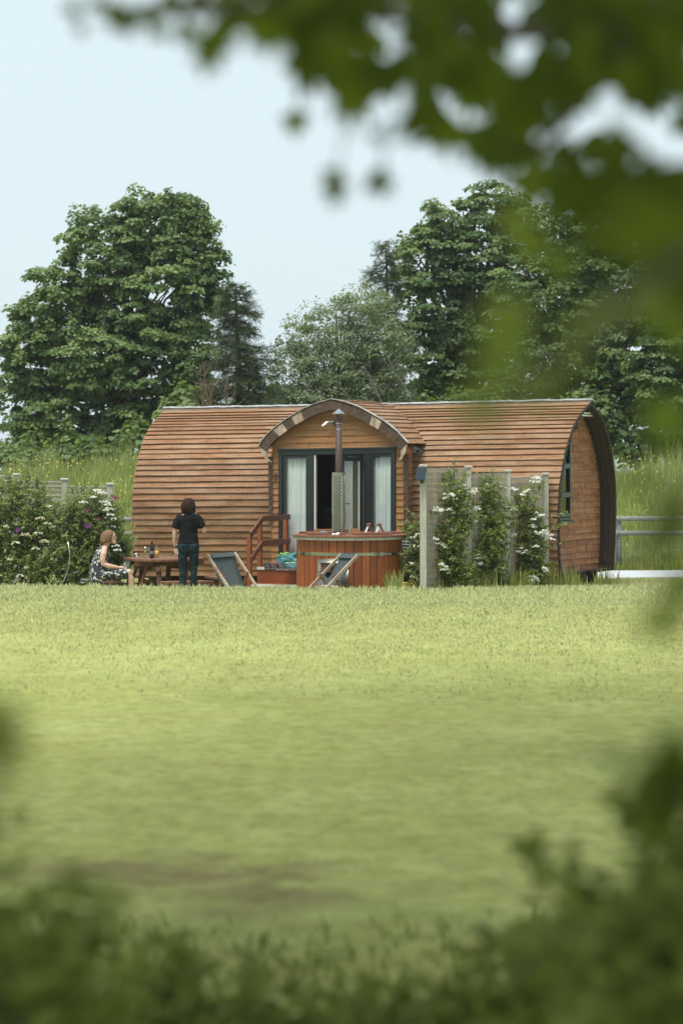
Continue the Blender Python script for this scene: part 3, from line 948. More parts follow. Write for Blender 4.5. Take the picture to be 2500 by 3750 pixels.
# roof boards of the porch, each running back until it meets the cabin roof
for side, arch in ((-1, ARCH_L), (1, ARCH_R)):
    pts = resample(arch, 13)
    for k in range(12):
        a, b = pts[k], pts[k + 1]
        t = (b - a) / np.linalg.norm(b - a)
        n = np.array((-t[1], t[0])) * (1 if side > 0 else -1)
        sec = [a - t * .015 - n * .006, a - t * .015 + n * .004, b + n * .026 + t * .004, b + n * .006]
        rows = []
        for j in range(5):
            r = []
            for (q, z) in sec:
                # where this line meets the cabin surface
                tt = 0.0
                zz = min(z, ZR0 + .0)
                tb = .28 + prof_p(zz - (ZR2 - ZR0 + ZB2 - ZB0) / 4 * .8) + .10
                lead = -.16 if True else 0
                r.append(face(q, z, lead + (tb - lead) * j / 4 + (rb.uniform(-.008, .008) if j == 0 else 0)))
            rows.append(r)
        strip_board('porch_roof_board', rows, M['clad'], cabin, rb.uniform(0, 9))
# fascia in short lengths, some with the stain worn off
outer = resample([(q, z - .004) for q, z in arch_inset(.006)], 17)
inner = resample(arch_inset(.165), 17)
worn = {1, 3, 4, 5, 12, 13, 15}
for k in range(16):
    a0, a1, b1, b0 = outer[k], outer[k + 1], inner[k + 1], inner[k]
    mb = MB()
    j = rb.uniform(-.004, .004)
    mb.poly([face(*a0, -.165 + j), face(*a1, -.165 + j), face(*b1, -.165 + j), face(*b0, -.165 + j)], Vector((CP[0], CP[1], 0)) * .03)
    o = mb.build('fascia_board', M['peel'] if k in (2, 4, 12) else M['trim'], cabin)
for sgn, arch_in, arch_out in ((-1, inner[0], outer[0]), (1, inner[-1], outer[-1])):
    mb = MB()
    q_i, z_i = arch_in; q_o, z_o = arch_out
    qq = sgn * 1.235
    mb.poly([face(q_o, z_o, -.166), face(q_i, z_i, -.166), face(q_i + sgn * .0, z_i - .10, -.166), face(qq - sgn * .02, z_i - .185, -.166), face(qq + sgn * .06, z_i - .16, -.166), face(q_o - sgn * .02, z_o - .12, -.166)], Vector((CP[0], CP[1], 0)) * .03)
    mb.build('fascia_foot', M['peel'], cabin)
# soffit under the porch roof edge, felt drip line over it
mb = MB(); ol = resample(arch_inset(.02), 25); m_ = 25
mb.add([face(q, z, -.16) for q, z in ol] + [face(q, z, .03) for q, z in ol], [(k, k+1, m_+k+1, m_+k) for k in range(m_-1)])
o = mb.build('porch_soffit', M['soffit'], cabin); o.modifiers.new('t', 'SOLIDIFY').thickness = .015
mb = MB(); ol = resample(arch_inset(-.032), 25)
mb.add([face(q, z, -.178) for q, z in ol] + [face(q, z, -.10) for q, z in ol], [(k, k+1, m_+k+1, m_+k) for k in range(m_-1)])
o = mb.build('porch_drip_edge', M['felt'], cabin); o.modifiers.new('t', 'SOLIDIFY').thickness = .012
# valley flashing on the open side
mb = MB()
for (u0, v0), (u1, v1) in zip([(1392,1484),(1440,1530),(1480,1580),(1512,1635)], [(1440,1530),(1480,1580),(1512,1635),(1532,1655)]):
    def vp(u, v):
        z = ZC + (HV - v) / FPX * 43.9
        pz = prof_p(z - .07)
        up = (u - 1250) / FPX
        Y = 43.0 + pz * .92
        return P(u, v, Y - .06)
    mb.beam(vp(u0, v0), vp(u1, v1), .05, .02, up=(-.2, -.8, .5))
mb.build('valley_flashing', M['iron'], cabin)
mb = MB()
c_ = vp(1526, 1652)
mb.poly([c_ + Vector(x) for x in ((-.12, 0, .07), (-.02, 0, .09), (.10, 0, .0), (.03, 0, -.045), (-.06, 0, -.03))], (0, .02, 0))
mb.build('flashing_end', M['felt'], cabin)

# face boards above and beside the doors
DQ0, DZT = face_uv(1023, 1652)
DQ1, _z = face_uv(1450, 1641)
DZT0, DZT1 = DZT, _z
DSIL = .37
innerL = resample(arch_inset(.13), 60)
def in_q(z, side):
    pts = [p for p in innerL if (p[0] < 0) == (side < 0)]
    pts.sort(key=lambda p: p[1])
    zz = [p[1] for p in pts]; qq = [p[0] for p in pts]
    if z < zz[0]: return side * SIDE_Q
    if z > zz[-1]: return 0.0
    q = float(np.interp(z, zz, qq)); return max(-SIDE_Q, min(SIDE_Q, q))
def face_board(q0b, q1b, q0t, q1t, z0, z1, ns=4, mat=None):
    rows = []
    lip = .026 + rb.uniform(-.004, .004)
    for k in range(ns + 1):
        t = k / ns; sl = .0155
        qb = q0b + (q1b - q0b) * t; qt = q0t + (q1t - q0t) * t
        w = rb.uniform(-.003, .003)
        rows.append([face(qt, z1 + .012 + qt * sl, 0), face(qt, z1 + .012 + qt * sl, -.008), face(qb, z0 + w + qb * sl, -lip), face(qb, z0 + w + qb * sl, -lip + .018)])
    strip_board('porch_board', rows, mat or M['porch_wood'], cabin, rb.uniform(0, 9))
zt = (DZT0 + DZT1) / 2 + .012
z = zt
while z < ARCH[7][1] - .22:
    z1 = z + .118
    face_board(in_q(z, -1), in_q(z, 1), in_q(min(z1, ARCH[7][1] - .17), -1), in_q(min(z1, ARCH[7][1] - .17), 1), z, min(z1, ARCH[7][1] - .15), 6)
    z += .118
z = zt - .1145
while z > .18:
    face_board(-SIDE_Q, DQ0 - .004, -SIDE_Q, DQ0 - .004, z, z + .1145, 1)
    face_board(DQ1 + .004, SIDE_Q, DQ1 + .004, SIDE_Q, z, z + .1145, 1)
    # porch cheeks
    for sgn in (-1, 1):
        zc = z + sgn * SIDE_Q * .0155
        pm = .36
        rows = []
        for k in range(2):
            tt = -.01 + (pm + .01) * k
            lip = .024
            rows.append([face(sgn * (SIDE_Q - .01), zc + .125, tt), face(sgn * (SIDE_Q - .002), zc + .125, tt), face(sgn * (SIDE_Q + lip), zc, tt), face(sgn * (SIDE_Q + .006), zc, tt)])
        strip_board('porch_cheek_board', rows, M['clad_red'], cabin, rb.uniform(0, 9))
    z -= .1145
for sgn, u0, u1, va, vb in ((-1, 986, 1000, 1672, 1928), (1, 1481, 1497, 1664, 1926)):
    (q0, z1) = face_uv(u0, va); (q1, z0) = face_uv(u1, vb)
    mb = MB(); mb.poly([face(q0, z1, -.045), face(q1, z1, -.045), face(q1, z0, -.045), face(q0 + .012, z0, -.045)], Vector((CP[0], CP[1], 0)) * .04)
    mb.build('corner_trim', M['trim'], cabin)
mb = MB()
for sgn in (-1, 1):
    mb.add([face(sgn * 1.25, .2, .0), face(sgn * 1.25, .2, .5), face(sgn * 1.25, 2.6, .5), face(sgn * 1.25, 2.6, .0)], [(0,1,2,3)])
mb.build('porch_lining', M['room'], cabin)

# ------------------------------------------------------------------ doors and sidelights
def fbox(mb, q0, q1, z0, z1, t0, t1, sl=.0155):
    vs = []
    for z in (z0, z1):
        for q, t in ((q0, t0), (q1, t0), (q1, t1), (q0, t1)):
            vs.append(face(q, z + (q * sl if z > 1 else q * sl * .5), t))
    return mb.add(vs, [(0,3,2,1),(4,5,6,7),(0,1,5,4),(1,2,6,5),(2,3,7,6),(3,0,4,7)])
def fq(u): return face_uv(u, 1850)[0]
DT = (DZT0 + DZT1) / 2
frame = None
mb = MB()
fbox(mb, DQ0, DQ0 + .075, DSIL, DT, -.05, .06)
fbox(mb, DQ1 - .075, DQ1, DSIL, DT, -.05, .06)
fbox(mb, DQ0 + .076, DQ1 - .076, DT - .085, DT, -.05, .06)
fbox(mb, DQ0 + .076, DQ1 - .076, DSIL, DSIL + .06, -.05, .06)
for u0, u1 in ((1126, 1153), (1334, 1358)):
    fbox(mb, fq(u0), fq(u1), DSIL + .061, DT - .086, -.045, .055)
frame = mb.build('door_frame', M['upvc'], cabin, bevel=.004)
mb = MB(); fbox(mb, DQ0 - .01, DQ1 + .01, DT + .004, DT + .03, -.075, .0); mb.build('head_drip', M['upvc'], frame)
mb = MB()
for u in (1155.5,):
    fbox(mb, fq(u) - .012, fq(u) + .012, DSIL + .07, DT - .09, -.035, .03)
mb.build('door_gasket', M['white_pl'], frame)
for (ua, ub) in ((1038, 1126), (1358, 1436)):
    q0, q1 = fq(ua) + .002, fq(ub) - .002
    mb = MB()
    fbox(mb, q0, q0 + .045, DSIL + .062, DT - .088, -.03, .03); fbox(mb, q1 - .02, q1, DSIL + .062, DT - .088, -.03, .03)
    fbox(mb, q0 + .046, q1 - .021, DT - .13, DT - .088, -.03, .03); fbox(mb, q0 + .046, q1 - .021, DSIL + .062, DSIL + .13, -.03, .03)
    sl_ = mb.build('sidelight', M['upvc'], cabin, bevel=.004)
    mb = MB(); fbox(mb, q0 + .046, q1 - .021, DSIL + .13, DT - .13, -.006, .006); mb.build('pane', M['glass'], sl_)
    # curtain hung behind the pane
    mb = MB(); N = 44; nz = 5; vs = []
    for i in range(nz + 1):
        zz = DSIL + .05 + (DT - .145 - DSIL - .05) * i / nz
        for k in range(N + 1):
            q = q0 + .02 + (q1 - q0 - .03) * k / N
            a = .018 + .008 * (1 - i / nz)
            tt = .068 + a * math.sin(k * .62 + .6 * math.sin(k * .21 + ua)) + .008 * math.sin(k * 1.7 + i * .4)
            vs.append(face(q, zz + q * .0155, tt))
    mb.add(vs, [(i*(N+1)+k, i*(N+1)+k+1, (i+1)*(N+1)+k+1, (i+1)*(N+1)+k) for i in range(nz) for k in range(N)])
    cu = mb.build('curtain', M['curtain'], cabin, smooth=True)
    cu.modifiers.new('t', 'SOLIDIFY').thickness = .004
    mb = MB(); mb.tube([face(q0 - .02, DT - .165, .10), face(q1 + .02, DT - .165, .10)], .009, 8); mb.build('curtain_pole', M['metal_grey'], cu)
    for kk in (.18, .5, .82):
        mb = MB(); c0 = face(q0 + (q1 - q0) * kk, DT - .165, .082)
        mb.tube([c0 + Vector((.022 * math.cos(x), 0, .022 * math.sin(x))) for x in np.linspace(0, 2 * PI, 11)], .005, 5)
        mb.build('curtain_ring', M['metal_grey'], cu)
# door leaf standing open over the deck, a beige curtain drawn aside behind it
hinge_q = fq(1334) - .004
ang = rad(86)
lw = .84
def leaf(x, z, t):
    """x metres from the hinge along the leaf, t through its thickness"""
    dq = -math.cos(ang) * x - math.sin(ang) * t
    dt = -math.sin(ang) * x + math.cos(ang) * t
    return face(hinge_q + dq, z, -.05 + dt)
def lbox(mb, x0, x1, z0, z1, t0, t1):
    vs = [leaf(x, z, t) for z in (z0, z1) for x, t in ((x0, t0), (x1, t0), (x1, t1), (x0, t1))]
    return mb.add(vs, [(0,3,2,1),(4,5,6,7),(0,1,5,4),(1,2,6,5),(2,3,7,6),(3,0,4,7)])
zl0, zl1 = DSIL + .07, DT - .092
mb = MB()
lbox(mb, 0, .11, zl0, zl1, 0, .06); lbox(mb, lw - .11, lw, zl0, zl1, 0, .06)
lbox(mb, .111, lw - .111, zl1 - .11, zl1, 0, .06); lbox(mb, .111, lw - .111, zl0, zl0 + .13, 0, .06)
door = mb.build('door', M['upvc'], cabin, bevel=.005)
mb = MB(); lbox(mb, .111, lw - .111, zl0 + .13, zl1 - .11, .025, .037); mb.build('pane', M['glass_refl'], door)
mb = MB(); lbox(mb, .111, .122, zl0 + .13, zl1 - .11, .012, .05); lbox(mb, lw - .122, lw - .111, zl0 + .13, zl1 - .11, .012, .05); mb.build('spacer_bar', M['white_pl'], door)
mb = MB(); lbox(mb, lw + .001, lw + .006, zl0, zl1, .01, .05); mb.build('lock_strip', M['metal_grey'], door)
hz = 1.50
mb = MB(); N = 30; vs = []
for i in range(5):
    zz = DSIL + .04 + (DT - .16 - DSIL) * i / 4
    for k in range(N + 1):
        q = fq(1262) + (fq(1333) - fq(1262)) * k / N
        vs.append(face(q, zz, .16 + .022 * math.sin(k * .8) + .01 * math.sin(k * 1.9 + i)))
mb.add(vs, [(i*(N+1)+k, i*(N+1)+k+1, (i+1)*(N+1)+k+1, (i+1)*(N+1)+k) for i in range(4) for k in range(N)])
mb.build('drawn_curtain', M['curtain_beige'], cabin, smooth=True)
mb = MB(); mb.tube([leaf(lw - .05, hz, -.002), leaf(lw - .05, hz, -.05), leaf(lw - .17, hz, -.055)], .011, 8); mb.build('handle', M['metal'], door, smooth=True)
mb = MB(); mb.tube([leaf(.2, zl1 - .04, -.02), leaf(.62, zl1 - .04, -.02)], .014, 8); mb.build('door_closer', M['upvc'], door, smooth=True)
mb = MB(); lbox(mb, lw - .16, lw - .11, hz - .36, hz - .18, -.012, -.006); mb.build('key_tag', M['curtain_beige'], door)
mb = MB(); mb.tube([leaf(lw - .06, hz - .12, 0), leaf(lw - .06, hz - .12, -.03), leaf(lw - .13, hz - .19, -.012)], .006, 6); mb.build('key', M['metal'], door)

# the room seen through the open door
RQ = 1.23
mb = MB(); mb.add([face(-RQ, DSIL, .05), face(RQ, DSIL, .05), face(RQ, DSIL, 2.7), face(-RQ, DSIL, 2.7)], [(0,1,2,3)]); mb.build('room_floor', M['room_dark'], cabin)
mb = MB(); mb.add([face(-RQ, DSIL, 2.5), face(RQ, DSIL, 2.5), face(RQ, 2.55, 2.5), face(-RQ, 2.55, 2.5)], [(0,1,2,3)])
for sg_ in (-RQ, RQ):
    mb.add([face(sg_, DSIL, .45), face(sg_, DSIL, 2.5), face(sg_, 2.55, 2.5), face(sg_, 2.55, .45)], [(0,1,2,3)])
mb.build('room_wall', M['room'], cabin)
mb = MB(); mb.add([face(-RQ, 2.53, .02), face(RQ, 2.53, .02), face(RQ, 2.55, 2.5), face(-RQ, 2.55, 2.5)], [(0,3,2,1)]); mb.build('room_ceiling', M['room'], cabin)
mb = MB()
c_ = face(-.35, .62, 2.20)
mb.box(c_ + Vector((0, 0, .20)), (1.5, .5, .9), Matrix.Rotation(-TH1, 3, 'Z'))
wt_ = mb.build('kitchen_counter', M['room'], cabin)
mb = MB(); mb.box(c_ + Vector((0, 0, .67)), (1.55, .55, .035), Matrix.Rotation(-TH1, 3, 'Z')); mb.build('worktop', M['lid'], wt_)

# wall lamp over the doors and the house number
lq, lz = face_uv(1215, 1552)
mb = MB()
pts = [face(lq + .09, lz + .03, -.02), face(lq + .05, lz + .04, -.10), face(lq - .02, lz + .025, -.17), face(lq - .09, lz - .045, -.21)]
vs = []
for k, p in enumerate(pts):
    w = (.04, .05, .05, .04)[k]
    vs += [p + Vector((0, 0, w * .35)) + Vector((AP[0], AP[1], 0)) * w * -.5, p + Vector((0, 0, w * .35)) + Vector((AP[0], AP[1], 0)) * w * .5, p - Vector((0, 0, w * .2)) + Vector((AP[0], AP[1], 0)) * w * .5, p - Vector((0, 0, w * .2)) + Vector((AP[0], AP[1], 0)) * w * -.5]
mb.add(vs, [(4*a+k, 4*a+(k+1) % 4, 4*a+4+(k+1) % 4, 4*a+4+k) for a in range(3) for k in range(4)] + [(0,3,2,1), (12,13,14,15)])
lamp = mb.build('wall_lamp', M['metal_grey'], None, loc=tuple(face(lq, lz, -.05)))
tag(lamp, 'curved steel wall lamp on the boards above the doors', 'lamp')
mb = MB(); mb.box(face(lq + .11, lz + .01, -.035), (.10, .03, .11), Matrix.Rotation(-TH1, 3, 'Z')); mb.build('back_plate', M['iron'], lamp)

nq, nz_ = face_uv(1010.5, 1746)
def text_mesh(name, body, size, extrude, mat, shear=0.0):
    cu = bpy.data.curves.new(name, 'FONT'); cu.body = body; cu.size = size; cu.extrude = extrude; cu.align_x = 'CENTER'; cu.align_y = 'CENTER'
    cu.shear = shear
    tmp = bpy.data.objects.new(name, cu)
    me = bpy.data.meshes.new_from_object(tmp)
    bpy.data.objects.remove(tmp); bpy.data.curves.remove(cu)
    me.materials.clear()
    return link_mesh(name, me, mat, None)
num = text_mesh('house_number', '2', .155, .006, M['trim'], .2)
num.location = face(nq, nz_, -.045); num.rotation_euler = (PI / 2, 0, -TH1)
tag(num, 'dark house number two fixed beside the left door frame', 'house number')
# ------------------------------------------------------------------ trees behind the bank
def pb(u, v, Y, ru, rv, ry=None):
    """a crown lobe: centre at photo (u, v) and depth Y, radii in photo pixels"""
    c = P(u, v, Y); k = Y / FPX
    return (c.x, c.y, c.z, ru * k, (ry if ry is not None else (ru + rv) / 2 * k * .9), rv * k)
def gz(x, y): return float(ground(x, y))
def tree_base(u, Y):
    x = (u - 1250) * Y / FPX
    return (x, Y, gz(x, Y) - .1)

YT = 64
LB = [pb(470,800,YT,75,85),pb(620,770,YT,95,70),pb(705,830,YT,70,80),pb(785,960,YT,48,60),pb(800,1090,YT,45,60),pb(90,1180,YT,60,60),pb(560,830,YT,175,125),pb(700,960,YT,100,160),pb(390,930,YT,170,170),pb(560,1080,YT,230,220),pb(230,1120,YT,150,170),pb(320,1290,YT,260,210),
      pb(110,1310,YT,115,160),pb(90,1480,YT,110,140),pb(300,1530,YT,250,150),pb(520,1380,YT,230,240),pb(700,1300,YT,110,220),pb(150,1620,YT,120,70),pb(420,1620,YT,170,90),pb(760,1090,YT,70,90)]
broad_tree('sycamore_tree', 'tall rounded green sycamore behind the far left end of the cabin', LB, tree_base(430, YT), P(470, 900, YT), 1300, .34, 100, .098, M['leaf_syc'], 11, group='broad trees behind the grass bank', nl=60, r0=.28)

YR1 = 66
RB1 = [pb(1640,840,YR1,120,110),pb(1800,760,YR1,130,90),pb(1560,960,YR1,120,110),pb(1740,950,YR1,180,150),pb(1600,1130,YR1,150,170),pb(1560,1330,YR1,130,150),pb(1780,1180,YR1,170,190),pb(1720,1400,YR1,200,130),pb(1900,850,YR1,100,110)]
broad_tree('sycamore_tree', 'open topped sycamore rising behind the middle of the cabin roof', RB1, tree_base(1720, YR1), P(1740, 800, YR1), 720, .33, 90, .096, M['leaf_syc2'], 12, group='broad trees behind the grass bank', nl=80, r0=.22, squash=.5)
YR2 = 62
RB2 = [pb(2150,950,YR2,150,120),pb(2130,1180,YR2,150,130),pb(2400,1130,YR2,130,150),pb(1950,1420,YR2,130,110),pb(2050,860,YR2,150,120),pb(2240,800,YR2,150,90),pb(2000,1080,YR2,190,170),pb(2260,1020,YR2,200,190),pb(2060,1310,YR2,220,160),pb(2300,1280,YR2,190,180),pb(2380,1500,YR2,170,130),pb(2200,1480,YR2,120,110)]
broad_tree('sycamore_tree', 'broad dense sycamore behind the gable end of the cabin', RB2, tree_base(2200, YR2), P(2180, 850, YR2), 950, .33, 92, .096, M['leaf_syc2'], 13, group='broad trees behind the grass bank', nl=60, r0=.26)
YR3 = 60
RB3 = [pb(2430,1000,YR3,110,110),pb(2400,1380,YR3,110,130),pb(2450,860,YR3,120,120),pb(2560,1000,YR3,150,200),pb(2500,1250,YR3,120,180),pb(2480,1500,YR3,120,130),pb(2620,1350,YR3,150,220)]
broad_tree('sycamore_tree', 'dark leafy sycamore cut off by the far right edge', RB3, tree_base(2560, YR3), P(2540, 900, YR3), 640, .33, 86, .096, M['leaf_syc2'], 14, group='broad trees behind the grass bank', nl=40, r0=.24)
YP = 61
PB = [pb(1180,1200,YP,130,100),pb(1330,1150,YP,110,90),pb(1090,1330,YP,110,110),pb(1240,1330,YP,150,120),pb(1400,1290,YP,110,140),pb(1040,1440,YP,70,70),pb(1180,1460,YP,150,90),pb(1360,1460,YP,130,90)]
broad_tree('willow_tree', 'pale grey green feathery tree above the porch roof', PB, tree_base(1250, YP), P(1230, 1150, YP), 520, .32, 62, .080, M['leaf_pale'], 15, tmpl=T_OVAL, bark=M['bark_pale'], nl=90, r0=.10, r1=.03, squash=.8, lo=.3, upw=.5)
# two leaning pale stems in front of that foliage
for k, pts in enumerate(([(1520,1500),(1480,1420),(1420,1330),(1370,1260)], [(1435,1500),(1420,1440),(1390,1360)])):
    pass

def spruce(name, label, apex, v_base, halfw, Y, seed, mat, bark, droop=.25, nb=70, dens=1.0, bias=0.0):
    rng = np.random.default_rng(seed)
    top = np.array(P(*apex, Y)); k = Y / FPX
    base = np.array(tree_base(apex[0] + 12, Y))
    root = empty(name, tuple(base), label, 'tree', 'conifers behind the grass bank')
    mb = MB()
    mb.tube([base, base * .5 + top * .5 + np.array([.05, 0, 0]), top], [.16, .09, .012], 7)
    zb = P(0, v_base, Y).z
    pos, tip, nrm = [], [], []
    for b in range(nb):
        t = (b + rng.random()) / nb
        z = top[2] - (top[2] - zb) * t ** .9
        f = (top[2] - z) / (top[2] - base[2])
        c = top + (base - top) * f
        az = rng.random() * 2 * PI
        L = halfw * k * (.12 + .88 * t ** .75) * (.45 + .8 * rng.random())
        if bias and math.cos(az) < 0: L *= 1 + bias
        d = np.array([math.cos(az), math.sin(az), 0])
        pts = [c + d * L * s + np.array([0, 0, -droop * L * s * s + .28 * L * max(0, s - .55) ** 1.2]) for s in np.linspace(0, 1, 6)]
        mb.tube(pts, [.022, .018, .014, .010, .007, .003], 4, cap=False)
        ns = int((10 + 42 * L) * dens)
        for j in range(ns):
            s = .12 + .88 * rng.random() ** .75
            q = np.array([np.interp(s, np.linspace(0, 1, 6), [p[a] for p in pts]) for a in range(3)])
            side = np.cross(d, [0, 0, 1]) * (1 if rng.random() < .5 else -1)
            off = side * rng.random() * .22 * L * (1 - s * .6)
            pos.append(q + off - np.array([0, 0, .35 * np.linalg.norm(off)]))
            tip.append(d * .7 + side * .7 + rng.normal(0, .35, 3) - np.array([0, 0, .15])); nrm.append(rng.normal(0, .5, 3) + np.array([0, 0, .8]))
    pos, tip, nrm = np.array(pos), np.array(tip), np.array(nrm)
    tv, tf = [], []
    for a in range(9):
        y0 = a / 9; sgn = 1 if a % 2 else -1
        b0 = len(tv)
        tv += [(0, y0, 0), (sgn * .22, y0 + .22, .12 * math.sin(a * 2.1)), (0, y0 + .09, 0)]
        tf.append((b0, b0 + 1, b0 + 2))
    b0 = len(tv); tv += [(-.02, 0, 0), (.02, 0, 0), (0, 1.15, 0)]; tf.append((b0, b0 + 1, b0 + 2))
    scatter('crown', (np.array(tv), np.array(tf)), pos, frames(nrm, rng, tip), .24 * (.6 + .7 * rng.random(len(pos))), mat, root, rng)
    mb.build('trunk', bark, root, smooth=True)
    return root
spruce('spruce_tree', 'thin dark spruce with bare twigs beside the tall left sycamore', (862, 1035), 1520, 190, 60, 21, M['needle'], M['bark'], nb=110, dens=1.3)
spruce('spruce_tree', 'crooked dark spruce standing between pale tree and the right sycamores', (1412, 880), 1500, 130, 63, 22, M['needle'], M['bark'], droop=.45, nb=100, dens=1.3, bias=.55)

# bare dead shrub beside the left spruce
rng = np.random.default_rng(31)
b0 = tree_base(745, 58.5)
ds = empty('dead_shrub', b0, 'bare brown leafless shrub between left sycamore and thin spruce', 'shrub')
mb = MB()
for j in range(15):
    e = P(690 + 190 * rng.random(), 1265 + 200 * rng.random(), 58.5 + rng.normal(0, .3))
    s = Vector(b0) + Vector((rng.normal(0, .15), rng.normal(0, .1), .0))
    mid = (s + e) / 2 + Vector((rng.normal(0, .15), 0, .1))
    mb.tube([s, mid, e], [.018, .012, .004], 5, cap=False)
    for q in range(5):
        t = .35 + .6 * rng.random()
        p0 = s.lerp(e, t); p1 = p0 + Vector((rng.normal(0, .22), rng.normal(0, .1), .15 + .3 * rng.random()))
        mb.tube([p0, (p0 + p1) / 2 + Vector((.03, 0, -.02)), p1], [.008, .006, .002], 4, cap=False)
mb.build('stems', M['twig'], ds)
M['sapling_bark'] = wood('sapling_bark', (.05, .045, .036), (.10, .09, .075), (.17, .155, .13), kind='Object', scale=(5, 5, 1.4), knots=False)
# two pale leaning stems under the feathery tree
for lab, pts in (('pale leaning bare trunk in front of feathery tree, nearer the dark spruce', [(1530,1560),(1497,1440),(1450,1370),(1390,1250)]), ('short pale leaning stem in front of feathery tree, just over the porch', [(1412,1560),(1398,1480),(1366,1400),(1330,1340)])):
    q = [P(u, v, 60.0 + i * .1) for i, (u, v) in enumerate(pts)]
    gb = Vector((q[0].x + .1, 60, gz(q[0].x, 60) - .05))
    st = empty('leaning_sapling', tuple(gb), lab, 'sapling', 'pale saplings under the feathery tree')
    mb = MB(); mb.tube([gb] + q, [.034, .028, .022, .015, .006], 6)
    mb.build('trunk', M['sapling_bark'], st, smooth=True)
    mb = MB()
    for j in range(7):
        t = .4 + .08 * j; p0 = q[1].lerp(q[3], t - .3)
        mb.tube([p0, p0 + Vector((rng.normal(0, .3), 0, .25 + .2 * rng.random()))], [.012, .004], 4)
    mb.build('branch', M['sapling_bark'], st)

# low dark bushes along the foot of the trees
for k, (lab, bl, Y, n, sz, mt) in enumerate((
    ('low dark bushes under the tall left sycamore', [pb(120,1690,60,130,55),pb(330,1680,60,130,60),pb(520,1660,60,120,80),pb(680,1560,60,130,120)], 60, 130, .15, 'leaf_syc2'),
    ('loose leafy bush at the extreme left over the bank', [pb(20,1675,58.6,60,30),pb(90,1690,58.6,50,26)], 58.6, 40, .10, 'leaf_syc'),
    ('dark undergrowth behind the middle of the cabin roof', [pb(950,1500,62,150,80),pb(1250,1530,62,200,80),pb(1560,1530,62,200,90),pb(1850,1500,62,180,100)], 62, 170, .13, 'leaf_syc2'),
    ('shaded undergrowth beneath the trees beyond the gable', [pb(2150,1560,61,140,120),pb(2330,1640,61,130,70),pb(2500,1650,61,120,80)], 61, 120, .14, 'leaf_syc2'))):
    broad_tree('bush', lab, bl, tree_base(bl[len(bl) // 2][0] * FPX / Y + 1250, Y), (bl[len(bl) // 2][0], Y, bl[len(bl) // 2][2]), n, .42, 42, sz, M[mt], 40 + k, nl=14, r0=.06, r1=.03, group='bushes along the bank top', cat='bush')

# ------------------------------------------------------------------ post and rail fence at the foot of the bank
YF = 50.3
fence = empty('rail_fence', (0, YF, gz(0, YF)), 'weathered round rail fence with wire below, along the grassy bank', 'fence')
px = 5.77 + 2.62 * np.arange(-7, 4)
for x in px:
    mb = MB(); g = gz(x, YF + .06)
    mb.tube([(x, YF + .06, g - .1), (x, YF + .06, g + 1.06)], .062, 10)
    mb.build('fence_post', M['fence_wood'], fence, smooth=True)
for a, b in zip(px[:-1], px[1:]):
    for h in (1.075, .775):
        za, zb_ = gz(a, YF), gz(b, YF)
        mb = MB(); n = 10
        ring = [(math.cos(t) * .045 - .02, math.sin(t) * .05) for t in np.linspace(-PI / 2, PI / 2, 7)]
        v = []
        for X, Z in ((a + .006, za + h), (b - .006, zb_ + h)):
            v.append([Vector((X, YF - c - .03, Z + s)) for c, s in ring])
        mb.loft(v); mb.build('fence_rail', M['fence_wood'], fence)
mb = MB()
for h in (.08, .18, .28, .38, .48, .58):
    mb.tube([(x, YF + .0, gz(x, YF) + h) for x in px], .004, 4)
for x in np.arange(px[0], px[-1], .15):
    mb.tube([(x, YF, gz(x, YF) + .08), (x, YF, gz(x, YF) + .58)], .0025, 3)
mb.build('wire_mesh', M['wire'], fence)

# ------------------------------------------------------------------ long grass on the bank and short grass on the lawn
def blades(name, label, n, xr, yr, hmin, hmax, wid, mat, seed, cat='grass', mask=None, lean=.35, parent=None, bend=True):
    rng = np.random.default_rng(seed)
    x = xr[0] + (xr[1] - xr[0]) * rng.random(n); y = yr[0] + (yr[1] - yr[0]) * rng.random(n)
    if mask is not None:
        k = mask(x, y, rng); x, y = x[k], y[k]
    n = len(x); z = ground(x, y) - .01
    pat = np.sin(x * 2.1 + y * 1.3) * np.sin(y * 1.7 - x * .8) + .6 * np.sin(x * 5.3 - y * 2.2) * np.sin(y * 4.1 + x)
    h = (hmin + (hmax - hmin) * rng.random(n) ** 1.5) * (1 + .3 * pat * (hmax > .2))
    az = rng.random(n) * 2 * PI; ln = lean * (.3 + rng.random(n))
    lx, ly = np.cos(az) * ln * h, np.sin(az) * ln * h
    a2 = rng.random(n) * PI; wx, wy = np.cos(a2) * wid / 2, np.sin(a2) * wid / 2
    w = (.6 + .8 * rng.random(n)); wx, wy = wx * w, wy * w
    if bend:
        V = np.stack([np.stack([x - wx, y - wy, z], -1), np.stack([x + wx, y + wy, z], -1),
                      np.stack([x + wx * .7 + lx * .4, y + wy * .7 + ly * .4, z + h * .6], -1), np.stack([x - wx * .7 + lx * .4, y - wy * .7 + ly * .4, z + h * .6], -1),
                      np.stack([x + lx, y + ly, z + h * (1 - .25 * ln)], -1)], 1)
        F = (np.array([(0,1,2),(0,2,3),(3,2,4)])[None] + (np.arange(n) * 5)[:, None, None]).reshape(-1, 3); k = 5
    else:
        V = np.stack([np.stack([x - wx, y - wy, z], -1), np.stack([x + wx, y + wy, z], -1), np.stack([x + lx, y + ly, z + h], -1)], 1)
        F = np.arange(n * 3).reshape(-1, 3); k = 3
    o = np_obj(name, V.reshape(-1, 3), F, mat, parent, attrs={'tint': np.repeat(np.clip(rng.normal(.5, .22, n) + (.22 if hmax > .2 else .07) * pat, 0, 1), k)})
    o['kind'] = 'stuff'
    if label: o['label'] = label
    if cat: o['category'] = cat
    return o
def wedge(x, y, rng): return np.abs(x) < y * .155 + .6
def bank_mask(x, y, rng): return (np.abs(x) < y * .16 + .5) & ((x < -2.6) | (x > 3.6))
